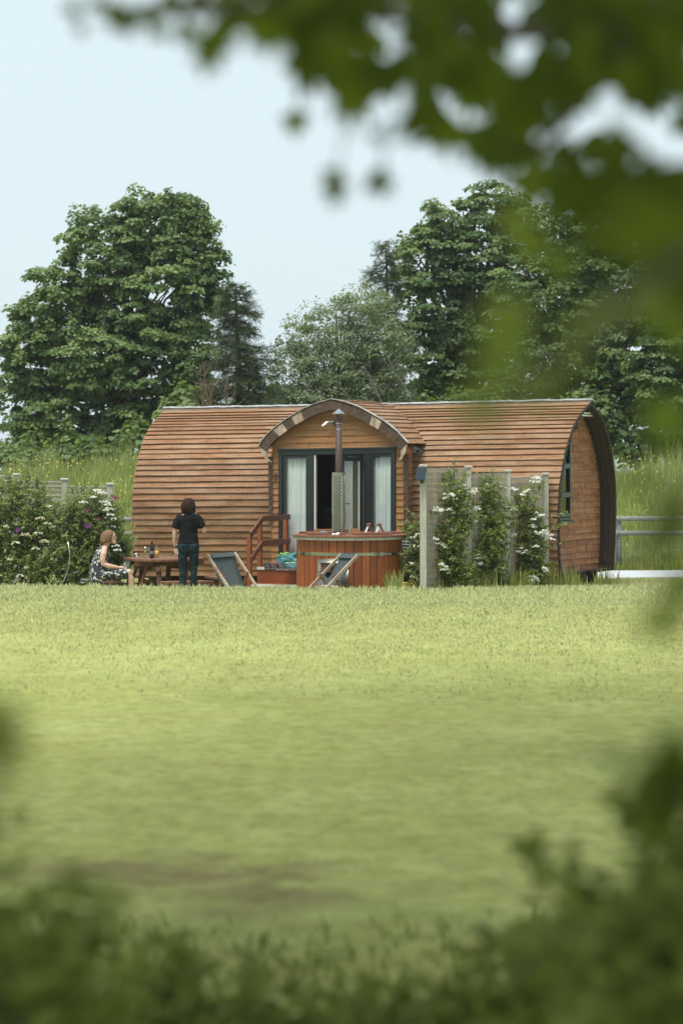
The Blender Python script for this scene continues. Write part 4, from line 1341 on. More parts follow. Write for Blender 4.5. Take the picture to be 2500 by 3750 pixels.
blades('bank_grass', 'long pale green grass covering the bank behind the fence', 80000, (-9.8, 9.8), (50.5, 58.4), .18, .55, .016, M['grass_tall'], 51, mask=bank_mask)
blades('seeding_grass', 'tall seeding grass stalks along the top of the bank', 9000, (-9.8, 9.8), (56.6, 58.6), .45, .95, .012, M['grass_tall'], 52, mask=bank_mask, lean=.2)
blades('lawn_grass', 'short mown pale green grass of the lawn', 400000, (-7.2, 7.2), (18, 38.6), .015, .042, .011, M['grass_blade'], 53, mask=lambda x, y, r: wedge(x, y, r) & (r.random(len(x)) < np.clip((y - 17) / 14, 0, 1)), lean=.7, bend=False)
blades('brow_grass', 'short upright grass along the brow of the lawn', 60000, (-7, 8.5), (33.0, 39.2), .02, .065, .010, M['grass_brow'], 54, mask=lambda x, y, r: wedge(x, y, r) & ((x > 1.5) | (y < 38.9)), lean=.9, bend=False)
blades('side_grass', 'mown grass beyond the brow beside the gable', 60000, (2.2, 9), (38.6, 46.2), .02, .07, .010, M['grass_blade'], 55, mask=wedge, lean=.6, bend=False)
blades('verge_grass', 'rough green grass between the gravel track and fence', 9000, (3.6, 9.8), (49.9, 51.0), .12, .38, .014, M['grass_rough'], 56, mask=wedge)
blades('back_grass', 'sunlit grass seen under and beside the raised cabin', 25000, (-7.5, 2.5), (43.5, 50.4), .02, .09, .012, M['grass_blade'], 57, mask=wedge, lean=.6, bend=False)

# buttercups on the bank
rng = np.random.default_rng(61)
n = 420
x = np.where(rng.random(n) < .6, -9 + 6 * rng.random(n), 4.6 + 4.6 * rng.random(n)); y = 51.5 + 6.5 * rng.random(n) ** .6
pos = np.stack([x, y, ground(x, y) + .35 + .35 * rng.random(n)], -1)
o = scatter('buttercups', T_FLOWER, pos, frames(np.tile((0, -.8, .5), (n, 1)) + rng.normal(0, .3, (n, 3)), rng), .034, M['petal_yellow'], None, rng)
tag(o, 'small yellow buttercups dotted through the bank grass', 'flowers')
# ------------------------------------------------------------------ trellis screens and climbing shrubs
def post(parent, x, y, z1, w, mat=None, gdrop=.05):
    g = gz(x, y)
    mb = MB(); mb.beam((x, y, g - gdrop), (x, y, z1 - .035), w, w, up=(0, 1, 0), ch=.006)
    po = mb.build('post', mat or M['grey_wood'], parent)
    mb = MB()
    rings = []
    for h, k in ((-.035, w / 2 + .018), (-.012, w / 2 + .018), (0, w / 2 + .004)):
        rings.append([Vector((x + sx * k, y + sy * k, z1 + h)) for sx, sy in ((-1,-1),(1,-1),(1,1),(-1,1))])
    mb.loft(rings); mb.build('post_cap', mat or M['grey_wood'], po)
    return po

def lattice(parent, p0, p1, z0, z1a, z1b, pv, ph, wv=.026, th=.010, frame=True, front=-1):
    """a trellis panel between two posts: upright slats behind, level slats in front, each its own piece"""
    p0, p1 = Vector((p0[0], p0[1], 0)), Vector((p1[0], p1[1], 0))
    d = (p1 - p0); L = d.length; d.normalize(); n = Vector((d.y, -d.x, 0)) * (1 if (d.y * 0 - d.x * -1) >= 0 else -1)
    if n.y > 0: n = -n
    Z = Vector((0, 0, 1))
    nv = max(2, round(L / pv))
    up_me = None
    for k in range(nv + 1):
        s = .012 + (L - .024) * k / nv
        zt = z1a + (z1b - z1a) * s / L
        mb = MB(); a = p0 + d * s
        mb.beam(a + Z * z0, a + Z * zt, wv, th, up=n)
        mb.build('upright_slat', M['slat_wood'], parent)
    nh = max(2, round((z1a - z0) / ph))
    for k in range(nh + 1):
        f = k / nh
        za, zb_ = z0 + (z1a - z0) * f, z0 + (z1b - z0) * f
        mb = MB(); o = n * (th + .001) * front
        mb.beam(p0 + Z * za + o, p1 + Z * zb_ + o, th, wv + .004, up=Z)
        mb.build('level_slat', M['slat_wood'], parent)

# the screen on the open side of the tub: four posts stepping down, three panels
RP = []
for (u, vt, Y) in ((1549, 1701, 38.95), (1714, 1705, 39.95), (1858, 1720, 40.9), (1997, 1731, 41.75)):
    q = P(u, vt, Y); RP.append((q.x, q.y, q.z))
scr = empty('trellis_screen', (RP[0][0], RP[0][1], gz(RP[0][0], RP[0][1])), 'weathered grey trellis screen of four posts between tub and gable', 'trellis')
for k, (x, y, z) in enumerate(RP):
    post(scr, x, y, z, .105 if k == 0 else .092)
for (a, b), (va, vb) in zip(zip(RP[:-1], RP[1:]), ((1718, 1719), (1739, 1733), (1754, 1745))):
    d = Vector((b[0] - a[0], b[1] - a[1], 0)).normalized()
    p0 = (a[0] + d.x * .055, a[1] + d.y * .055); p1 = (b[0] - d.x * .05, b[1] - d.y * .05)
    g = gz(p0[0], p0[1]) + .12
    lattice(scr, p0, p1, g, ZC + (HV - va) / FPX * a[1], ZC + (HV - vb) / FPX * b[1], .052, .098)

# solar lamp on the first post
sp = P(1541, 1735, 38.86)
mb = MB(); R_ = Matrix.Rotation(rad(-12), 3, 'Z') @ Matrix.Rotation(rad(-20), 3, 'X') @ Matrix.Rotation(rad(4), 3, 'Y')
mb.box(sp + Vector((0, -.05, 0)), (.155, .022, .235), R_)
sol = mb.build('solar_lamp', M['upvc'], None, loc=tuple(sp), bevel=.008)
tag(sol, 'dark solar panel lamp on top of the first trellis post', 'solar lamp')
mb = MB(); mb.box(sp + Vector((0, -.062, 0)), (.135, .004, .205), R_); mb.build('solar_cell', paint('solar_cell_blue', (.02, .035, .05), .15, var=.2, scale=30), sol)
mb = MB(); mb.box(sp + Vector((.01, -.005, -.13)), (.05, .06, .05)); mb.tube([sp + Vector((.01, .0, -.10)), sp + Vector((.01, -.045, -.03))], .013, 8)
mb.build('bracket', M['iron'], sol)

# the screen beside the seated woman
LP = []
for (u, vt, Y) in ((-140, 1716, 44.2), (62, 1733, 43.4), (237, 1751, 42.8), (404, 1768, 42.2)):
    q = P(u, vt, Y); LP.append((q.x, q.y, q.z))
scl = empty('trellis_screen', (LP[3][0], LP[3][1], gz(LP[3][0], LP[3][1])), 'weathered trellis screen rising behind the flowering hedge at left', 'trellis')
for k, (x, y, z) in enumerate(LP): post(scl, x, y, z, .10)
for (a, b), (va, vb) in zip(zip(LP[:-1], LP[1:]), ((1730, 1746), (1763, 1764), (1780, 1782))):
    d = Vector((b[0] - a[0], b[1] - a[1], 0)).normalized()
    p0 = (a[0] + d.x * .055, a[1] + d.y * .055); p1 = (b[0] - d.x * .05, b[1] - d.y * .05)
    lattice(scl, p0, p1, gz(p0[0], p0[1]) + .6, ZC + (HV - va) / FPX * a[1], ZC + (HV - vb) / FPX * b[1], .062, .083, wv=.022, front=1)

def shrub(name, label, lobes, base, nsprig, lsize, mat, seed, group, sprig=.16, nl=17, flowers=(), flower_r=.045, fmat='petal_white', nfl=16, extra=(), cat='shrub', lo=.35, tmpl=T_OVAL, slim=.62):
    """climbing shrub: sprigs of small leaves, woody stems, clusters of little blossoms"""
    rng = np.random.default_rng(seed)
    root = empty(name, tuple(base), label, cat, group)
    lobes = [(a, b, c, d * slim, e, f * (1 + slim) / 2) for a, b, c, d, e, f in lobes]
    C, out, _ = clump_points(lobes, nsprig, rng, lo)
    dirs = unit(out * .8 + rng.normal(0, .55, (nsprig, 3)) + np.array([0, -.25, .45]))
    Ls = sprig * (.5 + rng.random(nsprig))
    if len(extra):
        ec = np.array([e[0] for e in extra]); ed = unit(np.array([e[1] for e in extra], float))
        C = np.concatenate([C, ec]); dirs = np.concatenate([dirs, ed]); Ls = np.concatenate([Ls, [e[2] for e in extra]])
    N = len(C)
    cnt = np.maximum(6, (nl * Ls / sprig)).astype(int)
    idx = np.repeat(np.arange(N), cnt)
    s = rng.random(len(idx))
    pos = C[idx] + dirs[idx] * (s * Ls[idx])[:, None] + rng.normal(0, .012, (len(idx), 3))
    tip = dirs[idx] * .5 + rng.normal(0, .7, (len(idx), 3))
    nrm = rng.normal(0, .5, (len(idx), 3)) + np.array([0, -.35, .8])
    tn = np.clip(rng.random(N)[idx] * .5 + .5 * rng.random(len(idx)) * (0.4 + .9 * s), 0, 1)
    scatter('foliage', tmpl, pos, frames(nrm, rng, tip), lsize * (.6 + .7 * rng.random(len(idx))), mat, root, rng, tint=tn)
    mb = MB()
    b = np.array(base, float)
    for j in rng.choice(N, min(N, 26), replace=False):
        e = C[j] + dirs[j] * Ls[j] * .8
        s0 = b + np.array([(e[0] - b[0]) * .5 * rng.random(), (e[1] - b[1]) * .3, 0])
        m_ = (s0 + e) / 2 + rng.normal(0, .05, 3)
        mb.tube([s0, m_, C[j], e], [.007, .005, .003, .001], 4, cap=False)
    for e in extra:
        mb.tube([e[0], np.array(e[0]) + unit(np.array(e[1], float)) * e[2] * .95], [.005, .002], 4, cap=False)
    mb.build('stems', M['bark'], root)
    if len(flowers):
        fp = []
        for (c, r) in flowers:
            r = r * 1.15; k = int(nfl * (r / flower_r) ** 2 * 1.5)
            d = rand_dirs(k, rng); d[:, 2] = np.abs(d[:, 2]) * .8 - .15
            fp.append(np.array(c) + d * r * np.array([1.2, .8, .9]) * (1 + .5 * rng.random((k, 1))) * (.6 + .4 * rng.random((k, 1))))
        fp = np.concatenate(fp)
        scatter('blossom', T_FLOWER, fp, frames(rng.normal(0, .5, fp.shape) + np.array([0, -.7, .7]), rng),   .027 * (.8 + .5 * rng.random(len(fp))), M[fmat], root, rng)
    return root

def yscr(u):      # depth of the right screen's front at photo column u
    return float(np.interp(u, [1549, 1714, 1858, 1997], [38.95, 39.95, 40.9, 41.75])) - .16
rfl = random.Random(8)
def fl(pts, dy, yf):
    o = []
    for u, v, r in pts:
        for k in range(3):
            o.append((P(u + rfl.gauss(0, r * .8), v + rfl.gauss(0, r * .7), yf(u) - dy + rfl.uniform(-.05, .05)), r * rfl.uniform(.45, .8) / 220))
    return o
FL1 = [(1705,1790,15),(1715,1805,13),(1728,1796,11),(1640,1815,10),(1655,1822,10),(1695,1845,14),(1708,1862,18),(1725,1850,14),(1690,1870,12),(1735,1870,12),(1605,1865,11),(1618,1868,10),(1645,1872,8),(1668,1905,12),(1705,1905,13),(1682,1928,16),(1690,1945,12),(1655,1935,12),(1710,1950,10),(1718,1920,12),(1690,1990,14),(1665,1990,10),(1610,1980,9),(1625,2000,10),(1670,2048,16),(1685,2058,14),(1660,2045,12),(1680,2070,13),(1620,2080,12),(1632,2088,12),(1615,2075,10),(1712,2078,10),(1710,2095,10)]
SH1 = [pb(1655,1800,39.35,45,75,.14),pb(1690,1880,39.4,60,80,.16),pb(1650,1960,39.3,70,90,.17),pb(1660,2060,39.3,80,85,.20),pb(1690,2110,39.35,70,50,.2)]
EX1 = [(tuple(P(1662,1760,39.4)), (.02,0,1), .42), (tuple(P(1690,1770,39.4)), (.25,0,.9), .22), (tuple(P(1630,1800,39.2)), (-.5,0,.8), .2), (tuple(P(1600,1880,39.1)), (-.9,-.1,.3), .3), (tuple(P(1720,1900,39.5)), (.8,-.1,.4), .25)]
shrub('flowering_shrub', 'white flowering shrub climbing the first trellis panel beside the tub', SH1, (P(1660,2150,39.3).x, 39.35, gz(P(1660,2150,39.3).x, 39.35)), 640, .046, M['leaf_shrub'], 71, 'shrubs climbing the right trellis', flowers=fl(FL1, .22, yscr), extra=EX1)
FL2 = [(1800,1780,11),(1825,1790,10),(1838,1850,10),(1850,1860,11),(1862,1868,10),(1880,1878,11),(1795,1875,8),(1870,1905,10),(1835,1920,8),(1825,1990,10),(1850,2000,10),(1878,1965,12),(1770,2040,11),(1758,2050,10),(1760,2065,12),(1822,2055,13),(1838,2065,12),(1832,2080,12),(1850,1990,9)]
SH2 = [pb(1790,1800,40.2,40,65,.14),pb(1800,1880,40.2,55,80,.16),pb(1800,1980,40.15,75,90,.18),pb(1790,2080,40.1,80,80,.2),pb(1860,1900,40.5,30,60,.1)]
EX2 = [(tuple(P(1800,1750,40.3)), (.05,0,1), .24), (tuple(P(1785,1770,40.2)), (-.3,0,.9), .16), (tuple(P(1840,1880,40.3)), (.8,0,.5), .25)]
shrub('flowering_shrub', 'darker sparsely flowered shrub climbing the middle trellis panel', SH2, (P(1800,2150,40.2).x, 40.2, gz(P(1800,2150,40.2).x, 40.2)), 600, .046, M['leaf_shrub'], 72, 'shrubs climbing the right trellis', flowers=fl(FL2, .24, yscr), extra=EX2)
FL3 = [(1955,1755,13),(1968,1760,13),(1962,1768,12),(1925,1800,10),(1912,1810,8),(1885,1800,8),(1975,1885,9),(1962,1890,8),(1945,1930,9),(1985,1955,12),(2000,1960,12),(2015,1972,10),(1970,1950,9),(1915,2015,8),(1905,2025,8),(1985,2080,10),(1940,2120,12),(1955,2125,12),(1945,2130,10),(1960,2000,8)]
SH3 = [pb(1962,1785,41.2,18,35,.08),pb(1925,1840,41.0,40,50,.12),pb(1940,1920,41.1,55,70,.15),pb(1940,2010,41.1,65,85,.18),pb(1950,2090,41.1,70,70,.2)]
EX3 = [(tuple(P(1985,1930,41.1)), (1,-.1,.15), .42), (tuple(P(2000,1900,41.2)), (1,-.1,.35), .36), (tuple(P(1990,2010,41.1)), (.9,0,.3), .3), (tuple(P(1960,1770,41.2)), (.1,0,1), .1), (tuple(P(2010,1945,41.0)), (1,0,.45), .3)]
shrub('flowering_shrub', 'straggling white flowered shrub climbing the last trellis panel near the gable', SH3, (P(1950,2150,41.1).x, 41.1, gz(P(1950,2150,41.1).x, 41.1)), 500, .046, M['leaf_shrub'], 73, 'shrubs climbing the right trellis', flowers=fl(FL3, .22, lambda u: 41.0), extra=EX3)
FL4 = [(1522,1962,8),(1512,2060,8),(1525,2000,8),(1518,2110,7)]
SH4 = [pb(1520,1960,39.35,25,60,.12),pb(1515,2050,39.35,28,70,.14),pb(1520,2110,39.3,30,45,.14)]
EX4 = [(tuple(P(1515,1900,39.3)), (-.6,0,.8), .2), (tuple(P(1505,1920,39.3)), (-1,0,.3), .22), (tuple(P(1500,1950,39.3)), (-1,0,.5), .2)]
shrub('flowering_shrub', 'pale young shrub between hot tub and first trellis post', SH4, (P(1520,2150,39.35).x, 39.35, gz(P(1520,2150,39.35).x, 39.35)), 170, .046, M['leaf_shrub'], 74, 'shrubs climbing the right trellis', flowers=fl(FL4, .12, lambda u: 39.2), extra=EX4)

# hedge of climbers in front of the left trellis
HY = 41.9
H1 = [pb(30,1850,HY,70,80,.25),pb(110,1830,HY,60,75,.2),pb(60,1950,HY,110,90,.3),pb(170,1930,HY,90,60,.28),pb(60,2070,HY,120,90,.34),pb(-60,2000,HY,90,150,.3),pb(150,1900,HY,40,60,.2)]
HF1 = [(P(u, v, HY - .42), r / 270) for u, v, r in ((150,1900,14),(175,1920,13),(140,1955,14),(165,1985,15),(90,1960,13),(60,1990,12),(185,1855,10),(130,2010,12),(40,2050,11),(100,2080,11),(75,2110,12),(160,2040,10),(20,1930,9),(195,1930,11))]
EXH1 = [(tuple(P(95,1770,HY)), (.1,0,1), .32), (tuple(P(130,1780,HY)), (.3,0,.9), .25), (tuple(P(40,1770,HY)), (-.1,0,1), .15), (tuple(P(150,1800,HY)), (.5,0,.7), .22)]
shrub('hedge_climber', 'cream flowered hedge climber at far left in front of the trellis', H1, (P(80,2140,HY).x, HY, gz(P(80,2140,HY).x, HY)), 1250, .058, M['leaf_hedge'], 81, 'climbers on the left trellis', sprig=.18, flowers=HF1, fmat='petal_cream', flower_r=.06, nfl=26, extra=EXH1, slim=1.0)
H2 = [pb(330,1870,HY-.2,85,70,.24),pb(260,1930,HY-.2,80,70,.26),pb(370,1950,HY-.2,65,90,.25),pb(280,2040,HY-.25,110,90,.32),pb(230,2100,HY-.25,110,60,.3),pb(420,2040,HY+.2,40,80,.2),pb(440,2010,HY+.3,30,70,.2)]
HF2 = [(P(u, v, HY - .60), r / 265) for u, v, r in ((360,1800,12),(372,1808,14),(345,1822,10),(380,1840,13),(395,1850,12),(305,1842,12),(400,1865,13),(405,1885,11),(388,1870,10),(418,1900,9),(425,2000,10),(432,2015,11),(310,2125,12),(300,2135,9),(275,2098,8),(290,2095,7))]
HF2 += [(P(u, v, HY - .46), r / 270) for u, v, r in ((415,1930,8),(350,1795,8))]
EXH2 = [(tuple(P(300,1810,HY)), (.0,0,1), .14), (tuple(P(275,1785,HY)), (.1,0,1), .15), (tuple(P(410,1880,HY)), (.9,0,.4), .2), (tuple(P(430,1990,HY)), (1,0,.3), .22)]
hc = shrub('hedge_climber', 'bushy white flowered climber behind the seated woman', H2, (P(300,2140,HY).x, HY - .2, gz(P(300,2140,HY).x, HY - .2)), 1300, .058, M['leaf_hedge'], 82, 'climbers on the left trellis', sprig=.18, flowers=HF2, flower_r=.06, nfl=26, extra=EXH2, slim=1.0)
for (u, v, r, mt, tilt) in ((322,1924,.065,'petal_purple',0), (318,1870,.045,'petal_plum',.5), (425,1824,.045,'petal_plum',.9), (412,1817,.035,'petal_plum',.8), (362,1900,.035,'petal_plum',.4), (66,1940,.05,'petal_purple',.6)):
    c = P(u, v, HY - .66); mb = MB()
    for k in range(6):
        a = k * PI / 3 + u
        d = Vector((math.cos(a), -.25 + .3 * tilt * math.sin(a), math.sin(a))); s = Vector((-math.sin(a), 0, math.cos(a)))
        mb.add([c, c + d * r * .5 + s * r * .28, c + d * r, c + d * r * .5 - s * r * .28], [(0, 1, 2, 3)])
    mb.ball(c + Vector((0, -.008, 0)), r * .18, nu=6, nv=4)
    mb.build('clematis_flower', M[mt], hc if u > 200 else hc)
# pale garden hoop bent out of that hedge
pts = [P(u, v, 41.2) for u, v in ((250,1985),(257,2030),(254,2070),(246,2100),(235,2125),(222,2150))]
mb = MB(); mb.tube(pts, .011, 8)
hp = mb.build('garden_hoop', M['metal_grey'], None, loc=tuple(pts[-1]), smooth=True)
tag(hp, 'thin pale curved hoop leaning out of the left hedge', 'hoop')
# tufts of rough grass at the foot of the screens
def tufts(name, label, spots, seed, mat='grass_rough', h=(.12, .42), n=90, spread=.16):
    rng = np.random.default_rng(seed); xs_, ys_ = [], []
    for (u, Y, k) in spots:
        x0 = (u - 1250) * Y / FPX
        xs_.append(rng.normal(x0, spread * k, int(n * k))); ys_.append(rng.normal(Y, spread * .5, int(n * k)))
    x, y = np.concatenate(xs_), np.concatenate(ys_); m = len(x)
    z = ground(x, y) - .02; hh = h[0] + (h[1] - h[0]) * rng.random(m) ** 1.4
    az = rng.random(m) * 2 * PI; ln = .5 * rng.random(m)
    w = .006 + .004 * rng.random(m)
    V = np.stack([np.stack([x - w, y, z], -1), np.stack([x + w, y, z], -1), np.stack([x + w * .6 + np.cos(az) * ln * hh * .4, y + np.sin(az) * ln * hh * .4, z + hh * .6], -1), np.stack([x - w * .6 + np.cos(az) * ln * hh * .4, y + np.sin(az) * ln * hh * .4, z + hh * .6], -1), np.stack([x + np.cos(az) * ln * hh, y + np.sin(az) * ln * hh, z + hh], -1)], 1)
    F = (np.array([(0,1,2),(0,2,3),(3,2,4)])[None] + (np.arange(m) * 5)[:, None, None]).reshape(-1, 3)
    o = np_obj(name, V.reshape(-1, 3), F, M[mat], None, attrs={'tint': np.repeat(rng.random(m), 5)})
    tag(o, label, 'grass', kind='stuff'); return o
tufts('tuft_grass', 'rough grass tufts round the feet of the right trellis', [(1510,39.1,1.2),(1580,39.2,1.2),(1640,39.3,1),(1700,39.6,1),(1760,39.8,1),(1830,40.2,1),(1900,40.6,1),(1960,41.0,1),(2030,41.4,1.6),(2060,41.5,1.2),(2210,42.5,.8)], 91)
tufts('tuft_grass', 'pale dry seed grass against the hot tub', [(1430,38.62,.35),(1455,38.65,.45)], 92, 'grass_tall', (.2, .42), 60, .1)
tufts('tuft_grass', 'grass tufts at the foot of the left hedge', [(40,41.2,1),(120,41.2,1),(200,41.2,1),(280,41.2,1)], 93, h=(.08, .26))
rbw = random.Random(21)
tufts('tuft_grass', 'small uneven grass tufts along the brow of the lawn', [(rbw.uniform(-80, 2500), 38.2 + rbw.uniform(-.8, .3), rbw.uniform(.5, 1.3)) for _k in range(70)], 94, 'grass_brow', (.03, .11), 40, .14)
# ------------------------------------------------------------------ hot tub
TX, TY, TR = .13, 39.70, .862
TZ0, TZ1 = .02, .985
tub = empty('hot_tub', (TX, TY, TZ0), 'round wooden hot tub of upright reddish staves with steel band', 'hot tub')
NS = 40
def stave_mesh():
    a = PI / NS * .945
    mb = MB(); r0, r1 = TR - .035, TR
    ring = [(r0 * math.sin(-a), -r0 * math.cos(a)), (r0 * math.sin(a), -r0 * math.cos(a)), (r1 * math.sin(a * .98), -r1 * math.cos(a) + .002), (r1 * math.sin(a * .7), -r1 - .003), (r1 * math.sin(-a * .7), -r1 - .003), (r1 * math.sin(-a * .98), -r1 * math.cos(a) + .002)]
    mb.loft([[Vector((x, y, z)) for x, y in ring] for z in (0, TZ1 - TZ0)])
    me = bpy.data.meshes.new('stave'); me.from_pydata([tuple(v) for v in mb.v], [], mb.f); me.materials.append(M['stave'])
    return me
sm_ = stave_mesh()
for k in range(NS):
    o = bpy.data.objects.new('stave', sm_); COL.objects.link(o); o.parent = tub; o.rotation_euler = (0, 0, 2 * PI * k / NS)
mb = MB(); mb.lathe((TX, TY, 0), [(TR - .04, TZ0), (TR - .04, TZ1 - .01)], 40); mb.build('inner_wall', M['room'], tub)
def ring_part(name, r0, r1, z0, z1, mat, parent, n=64, a0=0, a1=2 * PI):
    mb = MB(); vs = []
    full = abs(a1 - a0 - 2 * PI) < 1e-6
    m = n if full else n + 1
    for k in range(m):
        t = a0 + (a1 - a0) * k / n
        for r, z in ((r0, z0), (r1, z0), (r1, z1), (r0, z1)):
            vs.append((TX + r * math.cos(t), TY + r * math.sin(t), z))
    fs = []
    for k in range(n):
        k2 = (k + 1) % m
        for j in range(4): fs.append((4*k+j, 4*k+(j+1) % 4, 4*k2+(j+1) % 4, 4*k2+j))
    if not full: fs += [(0,1,2,3), (4*n+3,4*n+2,4*n+1,4*n)]
    mb.add(vs, fs); return mb.build(name, mat, parent)
for k in range(12):      # rim in short grey lengths
    a = 2 * PI * k / 12 + .1
    ring_part('rim_segment', TR - .07, TR + .075, TZ1 + .002, TZ1 + .045 + .0015 * (k % 2), M['grey_wood'], tub, 8, a + .004, a + 2 * PI / 12 - .004)
band = ring_part('steel_band', TR + .003, TR + .008, .735, .787, M['metal'], tub)
for u in (1385, 1424):
    a = math.asin(max(-1, min(1, ((u - 1250) * 38.95 / FPX - TX) / TR)))
    c = Vector((TX + (TR + .03) * math.sin(a), TY - (TR + .03) * math.cos(a), .762))
    mb = MB(); mb.box(c, (.016, .05, .06), Matrix.Rotation(a, 3, 'Z')); mb.build('band_lug', M['metal'], band)
p0 = P(1378, 2029, 38.90); p1 = P(1432, 2029, 38.98)
mb = MB(); mb.tube([p0, p1], .007, 6); mb.build('band_bolt', M['metal'], band)
# steel plate and fire box door low on the front
def tub_pt(u, v, out=0.0):
    s = (u - 1250) / FPX * 38.9
    a = math.asin(max(-1, min(1, (s - TX) / TR)))
    r = TR + out
    y = TY - r * math.cos(a)
    return Vector((TX + r * math.sin(a), y, ZC + (HV - v) / FPX * y))
mb = MB(); N = 10
us = np.linspace(1165, 1275, N + 1)
vs = [tub_pt(u, v, .012) for v in (2046, 2180) for u in us] + [tub_pt(u, v, .006) for v in (2046, 2180) for u in us]
m_ = N + 1
mb.add(vs, [(k, m_+k, m_+k+1, k+1) for k in range(N)] + [(k, k+1, 2*m_+k+1, 2*m_+k) for k in range(N)])
plate = mb.build('heat_plate', paint('dull_steel', (.26, .27, .22), .3, 1.0, var=.15), tub, smooth=True)
fb0, fb1 = tub_pt(1184, 2066, .02), tub_pt(1238, 2066, .02)
mb = MB(); d = (fb1 - fb0).normalized(); n_ = Vector((d.y, -d.x, 0))
c0 = (fb0 + fb1) / 2
Mx = Matrix.Rotation(math.atan2(d.y, d.x), 3, 'Z')
mb.box(c0 + n_ * .05 + Vector((0, 0, -.055)), ((fb1 - fb0).length, .10, .13), Mx)
mb.build('fire_box', M['lid'], tub, bevel=.006)
mb = MB(); mb.box(c0 + n_ * .055 + Vector((0, 0, .016)), ((fb1 - fb0).length + .03, .14, .012), Mx); mb.build('fire_box_shelf', M['iron'], tub)
mb = MB(); mb.box(c0 + n_ * .055 + Vector((0, 0, -.126)), ((fb1 - fb0).length + .05, .15, .012), Mx); mb.build('fire_box_shelf', M['iron'], tub)
mb = MB(); cc = c0 + n_ * .102 + Vector((.055, 0, -.055))
mb.tube([cc, cc + n_ * .02], .042, 14); mb.build('fire_box_door', M['iron'], tub)
# lids: two half discs of planks with battens and handles
LZ = TZ1 + .050
for side in (-1, 1):
    lid = empty('tub_lid', (TX + side * .4, TY, LZ), 'flat brown plank lid half lying on the %s of the tub rim' % ('left side' if side < 0 else 'right side'), 'lid', 'hot tub lids')
    RL = TR + .095
    for k in range(8):
        x0 = .006 + k * .119; x1 = min(x0 + .114, RL - .02)
        if x0 > RL - .03: break
        y0 = math.sqrt(max(0, RL**2 - x0**2)); y1 = math.sqrt(max(.0004, RL**2 - x1**2))
        mb = MB()
        poly = [(side*x0, -y0), (side*(x0+x1)/2, -math.sqrt(max(.0004, RL**2 - ((x0+x1)/2)**2))), (side*x1, -y1), (side*x1, y1), (side*(x0+x1)/2, math.sqrt(max(.0004, RL**2 - ((x0+x1)/2)**2))), (side*x0, y0)]
        mb.poly([Vector((TX + x, TY + y, LZ)) for x, y in poly], (0, 0, .022))
        mb.build('plank', M['lid'], lid)
    for yy in (-.50, .15):
        mb = MB(); ww = math.sqrt(RL**2 - yy**2) - .12
        mb.beam((TX + side * .05, TY + yy, LZ + .022 + .022), (TX + side * ww, TY + yy, LZ + .022 + .022), .07, .042)
        mb.build('batten', M['lid'], lid, bevel=.004)
    if side > 0:
        for u in (1352, 1391):      # pair of wedge handles
            c = P(u, 1962, 39.35); c.z = LZ + .064
            mb = MB()
            mb.beam(c + Vector((.055, .02, 0)), c + Vector((-.005, 0, .115)), .035, .03, up=(0, 1, 0))
            h = mb.build('lid_handle', M['lid'], lid, bevel=.003)
            mb = MB(); mb.beam(c + Vector((-.065, -.03, .002)), c + Vector((-.02, -.01, .105)), .03, .012, up=(0, 1, 0)); mb.build('handle_strap', M['white_edge'], h)
            mb = MB(); mb.beam(c + Vector((-.045, -.01, .120)), c + Vector((.02, .01, .135)), .05, .035); mb.build('handle_grip', M['lid'], h, bevel=.004)
# plank guard round the flue
FXc, FYc = (1240 - 1250) / FPX * 39.72, 39.72
for (u0, u1, Y, vt) in ((1152, 1171, 39.32, 1937), (1173, 1194, 40.05, 1938), (1195, 1218, 40.1, 1937), (1219, 1247, 40.12, 1938), (1248, 1276, 40.1, 1937), (1283, 1315, 39.4, 1936), (1171, 1184, 39.9, 1941)):
    mb = MB(); a, b = P(u0, vt, Y), P(u1, vt, Y)
    mb.box(((a.x + b.x) / 2, Y, (a.z + LZ + .02) / 2), (b.x - a.x, .024, a.z - LZ - .02))
    mb.build('guard_plank', M['porch_wood'], tub, bevel=.003)
# flue: inner pipe, pierced steel guard, rain cap
flue = empty('flue', (FXc, FYc, LZ), 'tall brown flue pipe in a pierced steel guard rising from the tub', 'flue')
zg0, zg1 = LZ + .023, ZC - 80 * FYc / FPX
zp1 = ZC + 117 * FYc / FPX
mb = MB(); mb.tube([(FXc, FYc, zg0), (FXc, FYc, zp1)], .054, 20); mb.build('pipe', M['flue'], flue, smooth=True)
for vv in (1552, 1573):
    zz = ZC + (HV - vv) * FYc / FPX
    mb = MB(); mb.tube([(FXc, FYc, zz), (FXc, FYc, zz + .008)], .0565, 20); mb.build('pipe_joint', M['metal_grey'], flue, smooth=True)
GR = .110
def gp(t, z, r=GR): return (FXc + r * math.sin(t), FYc - r * math.cos(t), z)
mb = MB(); ncol = 13; dz = .056; da = 2 * PI / ncol
nr = int((zg1 - .05 - zg0 - .05) / (dz))
vs, fs = [], []
for r in range(2 * nr + 1):
    for c in range(ncol):
        t = (c + .5 * (r % 2)) * da; z = zg0 + .05 + r * dz / 2
        seam = abs(((t - .62 + PI) % (2 * PI)) - PI) < .22
        k = 0.0 if seam else .76
        o = [(t, z - dz/2), (t + da/2, z), (t, z + dz/2), (t - da/2, z)]
        b = len(vs)
        vs += [gp(*q) for q in o]
        if seam: fs.append((b, b+1, b+2, b+3)); continue
        vs += [gp(t + (q[0] - t) * k, z + (q[1] - z) * k) for q in o]
        fs += [(b+j, b+(j+1) % 4, b+4+(j+1) % 4, b+4+j) for j in range(4)]
mb.add(vs, fs)
mb2 = MB(); mb2.tube([(FXc, FYc, zg0 + .01), (FXc, FYc, zg1 - .06)], .092, 20); mb2.build('dark_sleeve', M['iron'], flue, smooth=True)  # added black sleeve, stands in for the shade behind the guard's holes
